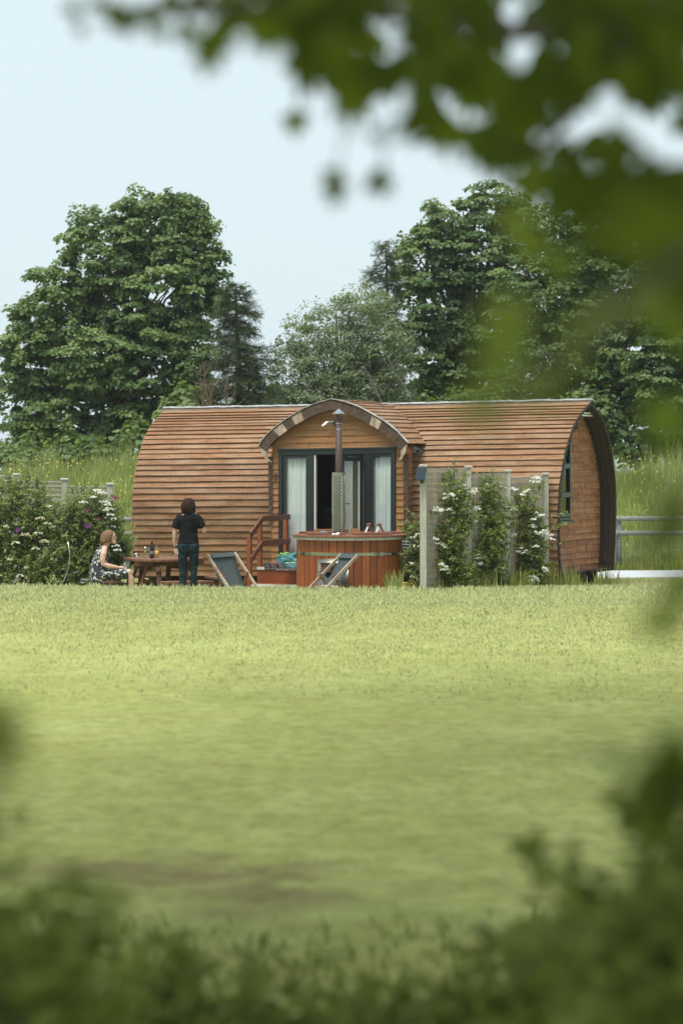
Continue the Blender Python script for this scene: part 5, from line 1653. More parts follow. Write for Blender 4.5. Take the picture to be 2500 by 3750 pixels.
gd = mb.build('pierced_guard', paint('guard_steel', (.50, .50, .45), .3, .9, var=.1), flue)
gd.modifiers.new('t', 'SOLIDIFY').thickness = .003
mb = MB()
for za, zb_ in ((zg0, zg0 + .035), (zg1 - .055, zg1)):
    vs = [gp(2*PI*k/24, z, GR + .001) for z in (za, zb_) for k in range(24)]
    mb.add(vs, [(k, (k+1) % 24, 24+(k+1) % 24, 24+k) for k in range(24)])
mb.build('guard_collar', M['metal'], gd, smooth=True)
zc0 = ZC + (HV - 1515) * FYc / FPX; zc1 = ZC + (HV - 1498) * FYc / FPX
mb = MB(); mb.lathe((FXc, FYc, 0), [(.108, zc0 - .006), (.108, zc0), (.012, zc1), (.004, zc1 + .003)], 20); cap = mb.build('rain_cap', M['cap_metal'], flue, smooth=False)
mb = MB()
for a in (.3, 2.4, 4.5): mb.tube([(FXc + .03 * math.cos(a), FYc + .03 * math.sin(a), zp1 - .01), (FXc + .038 * math.cos(a), FYc + .038 * math.sin(a), zc0 + .004)], .008, 6)
mb.build('cap_bracket', M['iron'], cap)
# brush and white cloth on the lid
b0, b1 = P(1172, 1957, 38.95), P(1226, 1963, 38.98)
b0.z = LZ + .085; b1.z = LZ + .075
mb = MB(); mb.tube([b0, b0.lerp(b1, .5)], [.010, .010], 8); br = mb.build('scrubbing_brush', paint('blue_plastic', (.10, .30, .42), .4), None, loc=tuple(b0), smooth=True)
tag(br, 'thin brush with pale blue handle lying on the tub', 'brush')
mb = MB(); mb.tube([b0.lerp(b1, .5), b1], [.007, .007], 8); mb.build('brush_shaft', M['iron'], br)
c = P(1228, 1965, 38.98); c.z = LZ + .045
mb = MB(); rr = random.Random(4)
for k in range(7): mb.ball(c + Vector((rr.uniform(-.05, .05), rr.uniform(-.03, .03), rr.uniform(-.01, .02))), (.03, .025, .018), nu=8, nv=6)
cl = mb.build('cleaning_cloth', M['white_pl'], None, loc=tuple(c), remesh=.008, sm=3)
tag(cl, 'crumpled white cloth at the foot of the flue guard', 'cloth')

# ------------------------------------------------------------------ deckchairs
def deckchair(label, near_top, near_bot, width_vec, depth_near, run_y, group='deckchairs by the tub', sling=.66):
    """two long rails from near_top to near_bot, a copy across width_vec, canvas slung between, propped by shorter legs"""
    T0 = P(*near_top, depth_near); B0 = P(*near_bot, depth_near + run_y)
    B0 = T0 + (B0 - T0) * 1.10
    W = Vector(width_vec)
    root = empty('deckchair', (T0.x, T0.y, gz(B0.x, B0.y)), label, 'deckchair', group)
    dirn = (B0 - T0).normalized(); wn = W.normalized(); upn = dirn.cross(wn).normalized()
    fwd = Vector((B0.x - T0.x, B0.y - T0.y, 0)).normalized()
    for off in (Vector((0, 0, 0)), W):
        mb = MB(); mb.beam(T0 + off, B0 + off, .028, .052, up=upn if upn.z > 0 else -upn, ch=.004); mb.build('rail', M['chair_wood'], root)
        pv = (T0 + off).lerp(B0 + off, .60)
        foot = pv - fwd * .16; foot.z = gz(foot.x, foot.y) - .03
        ins = wn * (.035 if off.length < .01 else -.035)
        mb = MB(); mb.beam(pv + ins + (pv - foot).normalized() * .05, foot + ins, .024, .045, up=wn.cross((pv - foot).normalized()), ch=.003); lg = mb.build('prop_leg', M['table'], root)
        mb = MB(); mb.tube([pv + ins - wn * .04, pv + ins + wn * .04], .011, 8); mb.build('pivot_bolt', M['metal_grey'], lg)
    mb = MB(); mb.beam(T0 + dirn * .03, T0 + W + dirn * .03, .03, .03, up=upn); mb.build('top_bar', M['chair_wood'], root)
    mb = MB(); fr_ = T0 + fwd * (Vector((B0.x - T0.x, B0.y - T0.y, 0)).length * sling); fr_.z = gz(fr_.x, fr_.y) + .03
    mb.beam(fr_, fr_ + W, .03, .03, up=upn); mb.build('front_bar', M['chair_wood'], root)
    mb = MB(); N = 16; K = 4; vs = []
    a = T0 + dirn * .02 + upn * (.02 if upn.z > 0 else -.02); b = fr_ + Vector((0, 0, .02))
    for i in range(N + 1):
        t = i / N
        p = a.lerp(b, t) + Vector((0, 0, -1)) * .05 * math.sin(PI * t)
        for k in range(K + 1):
            s = .07 + .86 * k / K
            vs.append(p + W * s + Vector((0, 0, -.012 * math.sin(PI * k / K))))
    mb.add(vs, [(i*(K+1)+k, i*(K+1)+k+1, (i+1)*(K+1)+k+1, (i+1)*(K+1)+k) for i in range(N) for k in range(K)])
    cv = mb.build('canvas', M['canvas'], root, smooth=True)
    cv.modifiers.new('t', 'SOLIDIFY').thickness = .004
    mb = MB()
    q0, q1 = a + W * .07 + Vector((0, -.004, .006)), a + W * .93 + Vector((0, -.004, .006))
    mb.beam(q0 + dirn * .035, q1 + dirn * .035, .008, .085, up=dirn); mb.build('canvas_hem', M['canvas'], cv)
    return root
deckchair('grey canvas deckchair facing right beside the wooden steps', (759, 2032), (837, 2153), (.43, .36, .02), 39.75, -.35)
deckchair('grey canvas deckchair facing left in front of the hot tub', (1309, 2033), (1191, 2159), (-.254, .33, .0), 38.36, -.16, sling=.56)

# ------------------------------------------------------------------ steps and handrail
def dk(u_side, t_out, z):
    """deck frame: q along the porch face, t_out metres out from it"""
    x = FP + AP * u_side - CP * t_out
    return Vector((x[0], x[1], z))
steps = empty('deck_steps', tuple(dk(-.6, .8, -.1)), 'reddish wooden door steps with white edges and a sloping handrail', 'steps')
q_l, q_r = -1.02, .95
DEP = 1.18
for k in range(8):       # deck planks run across
    t0 = .06 + k * (DEP - .06) / 8
    mb = MB(); vs = [dk(q_l, t0, .352), dk(q_r, t0, .352), dk(q_r, t0 + .132, .352), dk(q_l, t0 + .132, .352)]
    mb.poly(vs, (0, 0, .024)); mb.build('tread_plank', M['step'], steps)
def stepbox(name, t, z0, z1, th, mat, qa=q_l, qb=q_r):
    mb = MB(); vs = [dk(qa, t, z0), dk(qb, t, z0), dk(qb, t + th, z0), dk(qa, t + th, z0)]
    mb.poly(vs, (0, 0, z1 - z0)); return mb.build(name, mat, steps)
stepbox('step_edge', DEP + .002, .340, .385, .022, M['white_edge'])
stepbox('riser_board', DEP - .02, .135, .337, .024, M['step'])
stepbox('riser_board', DEP - .018, .02, .131, .024, M['step'])
for k in range(3):
    t0 = DEP + .006 + k * .125
    mb = MB(); mb.poly([dk(q_l, t0, .075), dk(q_r, t0, .075), dk(q_r, t0 + .121, .075), dk(q_l, t0 + .121, .075)], (0, 0, .024)); mb.build('tread_plank', M['step'], steps)
stepbox('step_edge', DEP + .385, .062, .108, .022, M['white_edge'])
stepbox('riser_board', DEP + .36, -.12, .058, .022, M['step'])
for sgn in (q_l + .012, q_r - .035):
    mb = MB(); mb.poly([dk(sgn, .05, -.12), dk(sgn, DEP - .03, -.12), dk(sgn, DEP - .03, .348), dk(sgn, .05, .348)], Vector((AP[0], AP[1], 0)) * .024); mb.build('side_board', M['step'], steps)
# handrail on the left
qh = q_l + .03
pt1, pt2, pt3 = DEP + .40, DEP - .03, .06
za, zb_ = 1.155, 1.335
posts = ((pt1, -.15, .955), (pt2, -.1, 1.20), (pt3, .38, 1.22))
for (t, z0, z1) in posts:
    mb = MB(); mb.beam(dk(qh, t, z0), dk(qh, t, z1), .075, .075, up=(CP[0], CP[1], 0), ch=.004); mb.build('rail_post', M['step'], steps)
o_ = Vector((AP[0], AP[1], 0)) * -.0
for (zh, zl, w) in ((1.235, .965, 'top'), (.800, .535, 'mid')):
    mb = MB(); mb.beam(dk(qh + .058, pt3 - .05, zh), dk(qh + .058, pt2 - .02, zh), .036, .095, up=(0, 0, 1), ch=.003); mb.build('hand_rail', M['rail'], steps)
    mb = MB(); mb.beam(dk(qh + .058, pt2 + .005, zh + .01), dk(qh + .058, pt1 + .06, zl), .036, .095, up=(0, 0, 1), ch=.003); mb.build('hand_rail', M['rail'], steps)

# walking shoes and a turquoise bag left on the steps
M['shoe_black'] = paint('black_leather', (.012, .012, .013), .45, var=.2)
M['shoe_brown'] = paint('brown_suede', (.035, .026, .022), .7, var=.25)
M['shoe_teal'] = paint('teal_mesh', (.05, .13, .16), .7, var=.25)
M['shoe_sole'] = paint('rubber_sole', (.09, .085, .08), .8, var=.2)
M['lace_pink'] = paint('pink_lining', (.45, .03, .13), .7)
M['lace_yellow'] = paint('yellow_laces', (.62, .68, .18), .7)
M['bag_teal'] = fabric('turquoise_cloth', (.085, .22, .235), var=.5, wr=22)
M['bag_green'] = fabric('lime_trim', (.30, .55, .10), var=.2)
def shoe(label, u, v, yaw, mat, lace, Y=41.72, s=1.0):
    c = P(u, v, Y); c.z = .378
    R_ = Matrix.Rotation(yaw, 3, 'Z')
    def L(x, y, z): return c + R_ @ (Vector((x, y, z)) * s)
    # sole outline along x (toe at +x)
    out = []
    for k in range(16):
        t = 2 * PI * k / 16
        x = .135 * math.cos(t); w = .043 * (1 + .18 * math.cos(t)) - .006 * math.cos(2 * t)
        out.append((x, w * math.sin(t)))
    mb = MB(); mb.loft([[L(x, y, 0) for x, y in out], [L(x * 1.02, y * 1.03, .014) for x, y in out], [L(x, y * .98, .028) for x, y in out]])
    root = mb.build('walking_shoe', M['shoe_sole'], None, loc=tuple(c), smooth=True)
    tag(root, label, 'shoe', 'shoes on the door step')
    mb = MB()
    def up(xc, rx, ry, z): return [L(xc + rx * math.cos(2*PI*k/14), ry * math.sin(2*PI*k/14), z) for k in range(14)]
    mb.loft([up(0, .130, .042, .026), up(-.005, .126, .043, .045), up(-.025, .098, .039, .068), up(-.05, .070, .035, .090), up(-.06, .058, .034, .115)], cap=False)
    mb.build('upper', mat, root, smooth=True).modifiers.new('t', 'SOLIDIFY').thickness = .005
    mb = MB(); mb.loft([up(-.06, .053, .029, .110), up(-.06, .048, .026, .118)]); mb.build('collar', lace, root, smooth=True)
    mb = MB()
    for k in range(4): mb.tube([L(.055 - k * .026, -.022, .062 + k * .013), L(.05 - k * .026, .022, .064 + k * .013)], .0035, 5)
    mb.build('laces', lace, root)
    return root
shoe('black walking shoe nearest the handrail on the top step', 979, 2092, rad(-75), M['shoe_black'], M['shoe_black'])
shoe('brown walking shoe, second from the handrail', 999, 2092, rad(-80), M['shoe_brown'], M['lace_pink'])
shoe('brown walking shoe with pink lining, third from the handrail', 1026, 2092, rad(-58), M['shoe_brown'], M['lace_pink'])
shoe('teal running shoe with pale yellow laces by the turquoise bag', 1062, 2091, rad(-38), M['shoe_teal'], M['lace_yellow'])
shoe('teal running shoe half hidden by the tub', 1082, 2089, rad(-30), M['shoe_teal'], M['lace_yellow'], Y=41.85)
bc = P(1048, 2064, 42.05); bc.z = .378
mb = MB(); rr = random.Random(12)
for (dx, dy, dz, r) in ((-.08, 0, .10, .10), (.05, .02, .11, .12), (.14, .0, .09, .09), (0, .03, .2, .09), (.12, .02, .22, .07), (-.12, .0, .2, .05), (.17, 0, .26, .035)):
    mb.ball(bc + Vector((dx, dy, dz)), (r, r * .75, r * (.8 + rr.random() * .4)), nu=14, nv=10)
bag = mb.build('cloth_bag', M['bag_teal'], None, loc=tuple(bc), remesh=.012, sm=2)
dt_ = bpy.data.textures.new('crumple', 'CLOUDS'); dt_.noise_scale = .07
dm = bag.modifiers.new('d', 'DISPLACE'); dm.texture = dt_; dm.strength = .05; dm.mid_level = .5
tag(bag, 'crumpled turquoise cloth bag heaped behind the shoes', 'bag')
mb = MB(); mb.tube([bc + Vector(q) for q in ((-.13, -.06, .20), (-.09, -.10, .27), (-.03, -.10, .24), (0, -.09, .28), (.05, -.08, .27))], .014, 6); mb.build('bag_handle', M['bag_green'], bag, smooth=True)

# patterned cloth bundle on a leaning black pole, yellow tub beside it
def stripes():
    m, t, b = new_mat('navy_patterned_cloth')
    v = coords(t, 'Object')
    w = t.nodes.new('ShaderNodeTexWave'); w.bands_direction = 'Z'; w.inputs['Scale'].default_value = 6.0; w.inputs['Distortion'].default_value = 2.2; w.inputs['Detail Scale'].default_value = 6.0; w.inputs['Detail'].default_value = 3
    t.links.new(v, w.inputs['Vector'])
    c = ramp(t, w.outputs['Fac'], [(.0, (.012, .020, .032)), (.55, (.02, .035, .055)), (.72, (.07, .12, .16)), (.9, (.38, .42, .42))])
    t.links.new(c, b.inputs['Base Color']); b.inputs['Roughness'].default_value = .9
    return m
M['pattern'] = stripes()
k0, k1 = P(1480, 1965, 40.6), P(1502, 2150, 40.3)
mb = MB()
mb.loft([[Vector((q.x + r * math.cos(2*PI*k/18) * (1 + .12 * math.sin(5*k)), q.y + r * .7 * math.sin(2*PI*k/18), q.z + .03 * math.sin(k * 1.3) * (i in (0, 7)))) for k in range(18)] for i, (q, r) in enumerate([(P(1488, 1962, 40.5), .06), (P(1490, 1972, 40.5), .125), (P(1494, 1995, 40.5), .14), (P(1497, 2015, 40.5), .145), (P(1496, 2035, 40.5), .125), (P(1491, 2055, 40.5), .095), (P(1486, 2072, 40.5), .075), (P(1484, 2078, 40.5), .04)])])
cb = mb.build('folded_parasol', M['pattern'], None, loc=tuple(k1), smooth=True)
tag(cb, 'dark patterned folded parasol on a thin black pole beside tub', 'parasol')
mb = MB(); mb.tube([P(1484, 2070, 40.5), P(1492, 2110, 40.45), Vector((P(1503, 2150, 40.4).x, 40.4, gz(P(1503, 2150, 40.4).x, 40.4)))], .014, 8); mb.build('pole', M['iron'], cb)
yc = P(1483, 2140, 39.2)
gg = gz(yc.x, yc.y)
mb = MB(); mb.loft([[Vector((yc.x + sx * w, yc.y + sy * w * .8, z)) for sx, sy in ((-1,-1),(1,-1),(1,1),(-1,1))] for z, w in ((gg, .085), (.26, .10), (.268, .112), (.29, .112))])
yb = mb.build('yellow_bucket', paint('yellow_plastic', (.72, .48, .06), .5, var=.06), None, loc=(yc.x, yc.y, gg), bevel=.012)
tag(yb, 'square yellow plastic bucket between tub and trellis post', 'bucket')
mb = MB(); mb.tube([yc + Vector((-.1, -.02, .10)), yc + Vector((-.05, -.10, .02)), yc + Vector((.05, -.10, .02)), yc + Vector((.1, -.02, .10))], .005, 6); mb.build('handle', M['iron'], yb)

# chair with a dark jacket in the room, two turquoise cups
jc = face(-.28, DSIL, 1.15)
jk = empty('dining_chair', tuple(jc), 'dark jacket draped chair just inside the open door', 'chair')
mb = MB()
for sx in (-.2, .2):
    for sy in (-.2, .2):
        mb.beam(jc + Vector((sx, sy, 0)), jc + Vector((sx, sy, .45 if sy > 0 else .95)), .04, .04)
mb.build('legs', M['room'], jk)
mb = MB(); mb.box(jc + Vector((0, 0, .46)), (.44, .44, .04)); mb.build('seat', M['room'], jk)
mb = MB()
mb.loft([[jc + Vector((rx * math.cos(2*PI*k/16) * (1 + .06 * math.sin(3*k)), -.2 + ry * math.sin(2*PI*k/16), z)) for k in range(16)] for z, rx, ry in ((.18, .27, .12), (.5, .26, .12), (.8, .23, .11), (.95, .19, .09), (1.02, .10, .06))])
mb.build('jacket', M['tee'], jk, smooth=True)
for k, u in enumerate((1194, 1213)):
    c = P(u, 1868, 45.1)
    mb = MB(); mb.lathe((c.x, c.y, c.z - .06), [(.034, 0), (.04, .10), (.042, .105), (.036, .105), (.03, .02)], 14)
    cp = mb.build('cup', paint('turquoise_cup', (.05, .28, .33), .4), None, loc=(c.x, c.y, c.z - .06), smooth=True)
    tag(cp, ('turquoise cup on the room counter, nearer the door frame', 'turquoise cup on the room counter, nearer the flue')[k], 'cup', 'cups on the room counter')
    mb = MB(); mb.tube([(c.x + .035, c.y, c.z + .02), (c.x + .065, c.y, c.z + .0), (c.x + .035, c.y, c.z - .03)], .006, 6); mb.build('handle', cp.data.materials[0], cp)

# ------------------------------------------------------------------ round picnic table with four benches
TCX, TCY = (600 - 1250) / FPX * 41.2, 41.2
TG = gz(TCX, TCY)
TTOP = ZC - (2049 - HV) * 40.5 / FPX
tb = empty('picnic_table', (TCX, TCY, TG), 'brown octagonal wooden picnic table with four attached benches', 'picnic table')
RT = .70
rot = rad(24)
def tl(x, y, z): return Vector((TCX + x * math.cos(rot) - y * math.sin(rot), TCY + x * math.sin(rot) + y * math.cos(rot), z))
def oct_half(y):
    a = RT * math.cos(PI / 8)
    b = RT * math.sin(PI / 8)
    y = abs(y)
    return a if y <= b else max(.02, a - (y - b))
a8 = RT * math.cos(PI / 8)
npl = 9
for k in range(npl):
    y0 = -a8 + 2 * a8 * k / npl + .003; y1 = -a8 + 2 * a8 * (k + 1) / npl - .003
    mb = MB()
    mb.poly([tl(-oct_half(y0), y0, TTOP - .04), tl(oct_half(y0), y0, TTOP - .04), tl(oct_half(y1), y1, TTOP - .04), tl(-oct_half(y1), y1, TTOP - .04)], (0, 0, .04))
    mb.build('top_plank', M['table'], tb, bevel=.003)
for s in (-1, 1):
    mb = MB(); mb.beam(tl(-.62, s * .30, TTOP - .082), tl(.62, s * .30, TTOP - .082), .045, .08); mb.build('top_bearer', M['table'], tb)
    mb = MB(); mb.beam(tl(s * .30, -.62, TTOP - .162), tl(s * .30, .62, TTOP - .162), .045, .075); mb.build('top_bearer', M['table'], tb)
BT = ZC - (2127 - HV) * 40.35 / FPX
for k in range(4):
    a = k * PI / 2
    ca, sa = math.cos(a), math.sin(a)
    def r2(x, y, z): return tl(x * ca - y * sa, x * sa + y * ca, z)
    for s in (-1, 1):
        mb = MB(); mb.beam(r2(.36, s * .24, TTOP - .045), r2(.60, s * .25, TG - .02), .085, .045, up=(ca, sa, 0), ch=.004)
        if s > 0 or True: mb.build('leg', M['table'], tb)
    mb = MB(); mb.beam(r2(.25, 0, BT - .11), r2(1.16, 0, BT - .11), .05, .09); mb.build('bench_bearer', M['table'], tb)
    for j in range(2):
        x0 = .88 + j * .145
        hw = .36 + j * .07
        mb = MB(); mb.poly([r2(x0, -hw, BT - .04), r2(x0 + .135, -hw - .04, BT - .04), r2(x0 + .135, hw + .04, BT - .04), r2(x0, hw, BT - .04)], (0, 0, .04)); mb.build('bench_plank', M['table'], tb, bevel=.003)
    for s in (-1, 1):
        mb = MB(); mb.beam(r2(1.02, s * .28, BT - .04), r2(1.02, s * .28, TG - .02), .06, .045, up=(ca, sa, 0)); mb.build('bench_leg', M['table'], tb)
# things on the table
M['glass_clear'] = glass_mat('clear_glass', (.93, .96, .96), refl=.10)
M['bottle_green'] = glass_mat('green_bottle_glass', (.06, .09, .025), refl=.06)
M['wine'] = glass_mat('pale_wine', (.86, .80, .50), refl=.05)
M['foil'] = paint('black_foil', (.012, .012, .012), .4)
M['lab_grey'] = paint('grey_label', (.10, .10, .105), .7)
M['lab_orange'] = paint('orange_label', (.62, .36, .10), .7, var=.3, scale=18)
def on_table(u, Y):
    return Vector(((u - 1250) / FPX * Y, Y, TTOP + .001))
c = on_table(500, 40.95)
mb = MB(); mb.lathe(c, [(.034, 0), (.040, .02), (.046, .088), (.043, .088), (.036, .022), (.01, .018)], 16); g1 = mb.build('tumbler', M['glass_clear'], None, loc=tuple(c), smooth=True)
tag(g1, 'short clear tumbler nearest the seated woman', 'glass')
mb = MB(); mb.lathe(c, [(.035, .024), (.041, .055), (.003, .056)], 14); mb.build('water', M['glass_clear'], g1)
c = on_table(532, 41.0)
mb = MB(); mb.lathe(c, [(.036, 0), (.034, .004), (.006, .010), (.0045, .085), (.012, .098), (.036, .125), (.042, .155), (.037, .19), (.034, .19), (.038, .155), (.032, .128), (.008, .102)], 16); g2 = mb.build('wine_glass', M['glass_clear'], None, loc=tuple(c), smooth=True)
tag(g2, 'stemmed wine glass of white wine on the picnic table', 'glass')
mb = MB(); mb.lathe(c, [(.010, .104), (.033, .128), (.037, .145), (.004, .146)], 14); mb.build('wine', M['wine'], g2)
c = on_table(557, 40.98)
mb = MB(); mb.lathe(c, [(.036, 0), (.0385, .006), (.0385, .17), (.034, .195), (.018, .225), (.0145, .24), (.0145, .30)], 16); g3 = mb.build('wine_bottle', M['bottle_green'], None, loc=tuple(c), smooth=True)
tag(g3, 'dark green wine bottle with black neck foil', 'bottle')
mb = MB(); mb.lathe(c, [(.0155, .232), (.0155, .302), (.004, .303)], 14); mb.build('neck_foil', M['foil'], g3, smooth=True)
mb = MB(); mb.lathe(c, [(.0390, .035), (.0392, .12)], 16); mb.build('bottle_label', M['lab_grey'], g3, smooth=True)
c = on_table(574, 41.0)
mb = MB(); mb.lathe(c, [(.032, 0), (.034, .005), (.034, .15), (.028, .17), (.014, .19), (.013, .215), (.016, .217), (.016, .235), (.004, .237)], 16); g4 = mb.build('spirit_bottle', M['glass_clear'], None, loc=tuple(c), smooth=True)
tag(g4, 'clear bottle with orange label beside the wine bottle', 'bottle')
mb = MB(); mb.lathe(c, [(.0345, .03), (.0347, .125)], 16); mb.build('bottle_label', M['lab_orange'], g4, smooth=True)
c = on_table(648, 41.1)
mb = MB(); mb.lathe(c, [(.030, 0), (.032, .005), (.032, .15), (.013, .19), (.013, .235), (.004, .237)], 16); g5 = mb.build('spirit_bottle', M['glass_clear'], None, loc=tuple(c), smooth=True)
tag(g5, 'clear bottle half hidden behind the standing woman', 'bottle')
mb = MB(); mb.lathe(c, [(.0325, .03), (.0327, .11)], 16); mb.build('bottle_label', M['white_pl'], g5, smooth=True)
# pale paper bag on the bench beside the seated woman
c = P(463, 2082, 41.2)
mb = MB(); mb.loft([[c + Vector((x, y, z)) for x, y in ((-.10, -.04), (.05, -.05), (.08, .05), (-.08, .05))] for z in (-.10,)] + [[c + Vector((x, y, .06)) for x, y in ((-.05, -.03), (.06, -.04), (.07, .04), (-.04, .04))], [c + Vector((x, y, .12)) for x, y in ((-.02, -.005), (.065, -.012), (.07, .01), (-.015, .008))]])
pbg = mb.build('paper_bag', paint('pale_paper', (.62, .68, .70), .8), None, loc=tuple(c - Vector((0, 0, .1))))
tag(pbg, 'pale blue paper bag beside the seated woman\'s knees', 'paper bag')
mb = MB(); mb.box(c + Vector((.025, 0, .125)), (.09, .016, .02)); mb.build('folded_top', pbg.data.materials[0], pbg)
# ------------------------------------------------------------------ people
def ell(c, rx, ry, ax, n=18):
    """ring of an ellipse round c in the plane across axis ax: rx along x-ish, ry the other way"""
    ax = Vector(ax).normalized()
    a = (Vector((1, 0, 0)) - ax * ax.x).normalized(); b = ax.cross(a)
    return [Vector(c) + a * rx * math.cos(2*PI*k/n) + b * ry * math.sin(2*PI*k/n) for k in range(n)]
def hand(mb, wrist, dirn, palm_n, s=1.0, curl=.5, flip=1):
    """palm, four unequal bent fingers, thumb leaving the side of the palm"""
    d = Vector(dirn).normalized(); n = Vector(palm_n); n = (n - d * n.dot(d)).normalized(); w = d.cross(n) * flip
    c = Vector(wrist)
    mb.limb([c, c + d * .035 * s, c + d * .075 * s], [.024 * s, .030 * s, .030 * s], 10)
    for k, (L, off) in enumerate(((.070, .027), (.078, .009), (.072, -.009), (.056, -.026))):
        b = c + d * .080 * s + w * off * s
        p1 = b + (d + n * curl * .4).normalized() * L * .45 * s
        p2 = p1 + (d + n * curl * 1.2).normalized() * L * .32 * s
        p3 = p2 + (d * .6 + n * curl * 1.8).normalized() * L * .25 * s
        mb.limb([c + d * .05 * s + w * off * s * .9, b, p1, p2, p3], [.010 * s, .0095 * s, .009 * s, .0082 * s, .0072 * s], 8)
    t0 = c + d * .022 * s + w * .024 * s
    t1 = t0 + (d * .7 + w * .8 + n * .25).normalized() * .036 * s
    t2 = t1 + (d + w * .25 + n * .35).normalized() * .032 * s
    mb.limb([t0, t1, t2], [.013 * s, .0105 * s, .009 * s], 8)

# ---- standing woman, back to the lawn
SY = 39.45
SX = (690 - 1250) / FPX * SY
SG = gz(SX, SY)
S0 = Vector((SX, SY, SG))
K = (ZC - (1826 - HV) * SY / FPX - SG) / 1.66
def s_(x, y, z): return S0 + Vector((x, y, z)) * K
st = empty('person', tuple(S0), 'standing woman in black t-shirt and dark jeans seen from behind', 'person')
mb = MB()
Zx = (0, 0, 1)
torso = [(.80,.150,.105,0),(.90,.165,.115,0),(1.00,.135,.095,.005),(1.10,.125,.090,.01),(1.22,.145,.100,.01),(1.32,.160,.095,.0),(1.385,.135,.075,-.005),(1.42,.065,.055,0)]
mb.loft([ell(s_(0, y, z), rx*K, ry*K, Zx) for z, rx, ry, y in torso])
mb.limb([s_(0, .0, 1.40), s_(0, .012, 1.48)], [.052*K, .048*K])
mb.ball(s_(0, .025, 1.555), (.073*K, .090*K, .108*K), nu=16, nv=12)
mb.ball(s_(0, .075, 1.505), (.045*K, .045*K, .045*K))
mb.ball(s_(0, .118, 1.545), (.013*K, .018*K, .022*K))
for sx in (-1, 1): mb.ball(s_(sx*.074, .02, 1.55), (.010*K, .020*K, .030*K), nu=8, nv=6)
# left arm hangs, right arm folds up to the face
mb.limb([s_(-.150, 0, 1.335), s_(-.205, -.005, 1.22), s_(-.232, -.01, 1.07), s_(-.232, .02, .95), s_(-.222, .045, .83)], [.050*K, .043*K, .037*K, .033*K, .023*K])
hand(mb, s_(-.221, .047, .825), (.10, .06, -1), (.7, .5, .1), K, .45, 1)
mb.limb([s_(.150, 0, 1.335), s_(.215, .0, 1.23), s_(.262, .02, 1.115), s_(.215, .14, 1.20), s_(.145, .20, 1.33), s_(.115, .21, 1.38)], [.050*K, .044*K, .038*K, .034*K, .026*K, .022*K])
hand(mb, s_(.113, .205, 1.385), (-.25, -.2, 1), (-.6, -.7, 0), K, .9, -1)
for sx in (-1, 1):
    mb.limb([s_(sx*.085, 0, .84), s_(sx*.092, .01, .60), s_(sx*.088, .015, .45), s_(sx*.090, -.005, .28), s_(sx*.088, -.012, .08)], [.085*K, .070*K, .052*K, .050*K, .036*K])
    mb.limb([s_(sx*.088, -.02, .045), s_(sx*.095, .06, .035), s_(sx*.10, .14, .025)], [.036*K, .034*K, .024*K])
fold_tex = bpy.data.textures.new('folds', 'CLOUDS'); fold_tex.noise_scale = .09
def folds(o, k):
    d = o.modifiers.new('f', 'DISPLACE'); d.texture = fold_tex; d.strength = k; d.mid_level = .5
body = mb.build('body', M['skin'], st, remesh=.0075, sm=2)
mb = MB()
tt = [(.905,.180,.125,.0),(.93,.176,.122,0),(1.00,.158,.112,.004),(1.10,.150,.108,.01),(1.22,.165,.116,.008),(1.32,.176,.110,0),(1.375,.160,.092,-.004),(1.405,.095,.072,0),(1.418,.070,.064,0)]
mb.loft([ell(s_(0, y, z), rx*K, ry*K, Zx) for z, rx, ry, y in tt])
mb.tube([s_(-.105, 0, 1.345), s_(-.150, 0, 1.335), s_(-.187, -.003, 1.28), s_(-.225, -.008, 1.16)], [.060*K, .066*K, .068*K, .066*K], 14); mb.ball(s_(-.150, 0, 1.335), .066*K)
mb.tube([s_(.105, 0, 1.345), s_(.150, 0, 1.335), s_(.190, .0, 1.285), s_(.240, .008, 1.18)], [.060*K, .066*K, .068*K, .066*K], 14); mb.ball(s_(.150, 0, 1.335), .066*K)
tee = mb.build('tshirt', M['tee'], st, remesh=.011, sm=3); folds(tee, .028)
mb = MB()
mb.loft([ell(s_(0, 0, z), rx*K, ry*K, Zx) for z, rx, ry in ((.935,.164,.112),(.88,.184,.122),(.82,.186,.120),(.77,.165,.105))])
for sx in (-1, 1):
    mb.ball(s_(sx*.075, -.045, .84), (.088*K, .085*K, .095*K))
    mb.limb([s_(sx*.085, 0, .83), s_(sx*.094, .01, .60), s_(sx*.090, .015, .46), s_(sx*.090, -.002, .28), s_(sx*.088, -.008, .07)], [.094*K, .080*K, .064*K, .060*K, .052*K], 14)
jn = mb.build('jeans', M['jeans'], st, remesh=.011, sm=2); folds(jn, .020)
mb = MB()
for sx in (-1, 1):
    x0, x1 = sx*.035, sx*.115
    yb = -.136
    for a, b in (((x0, .885), (x1, .895)), ((x0, .885), (x0+sx*.008, .80)), ((x1, .895), (x1-sx*.006, .81)), ((x0+sx*.008, .80), ((x0+x1)/2, .785)), ((x1-sx*.006, .81), ((x0+x1)/2, .785))):
        mb.tube([s_(a[0], yb, a[1]), s_(b[0], yb, b[1])], .003*K, 5)
mb.build('pocket', paint('denim_seam', (.03, .05, .06), .9), jn)
mb = MB()
for sx in (-1, 1):
    mb.limb([s_(sx*.088, -.045, .03), s_(sx*.095, .06, .035), s_(sx*.10, .15, .025)], [.040*K, .040*K, .030*K])
mb.build('shoes', M['shoe_black'], st, remesh=.012, sm=2)
mb = MB()
hr = [(1.672,.012,.012,.02),(1.668,.045,.05,.02),(1.645,.078,.088,.02),(1.60,.098,.105,.012),(1.55,.110,.110,.0),(1.50,.116,.104,-.010),(1.455,.112,.092,-.016),(1.425,.104,.080,-.012),(1.415,.090,.066,-.006)]
mb.loft([ell(s_(.004*math.sin(z*40), y, z), rx*K*1.10*(1+.03*math.sin(z*90)), ry*K*1.04, Zx, 28) for z, rx, ry, y in hr])
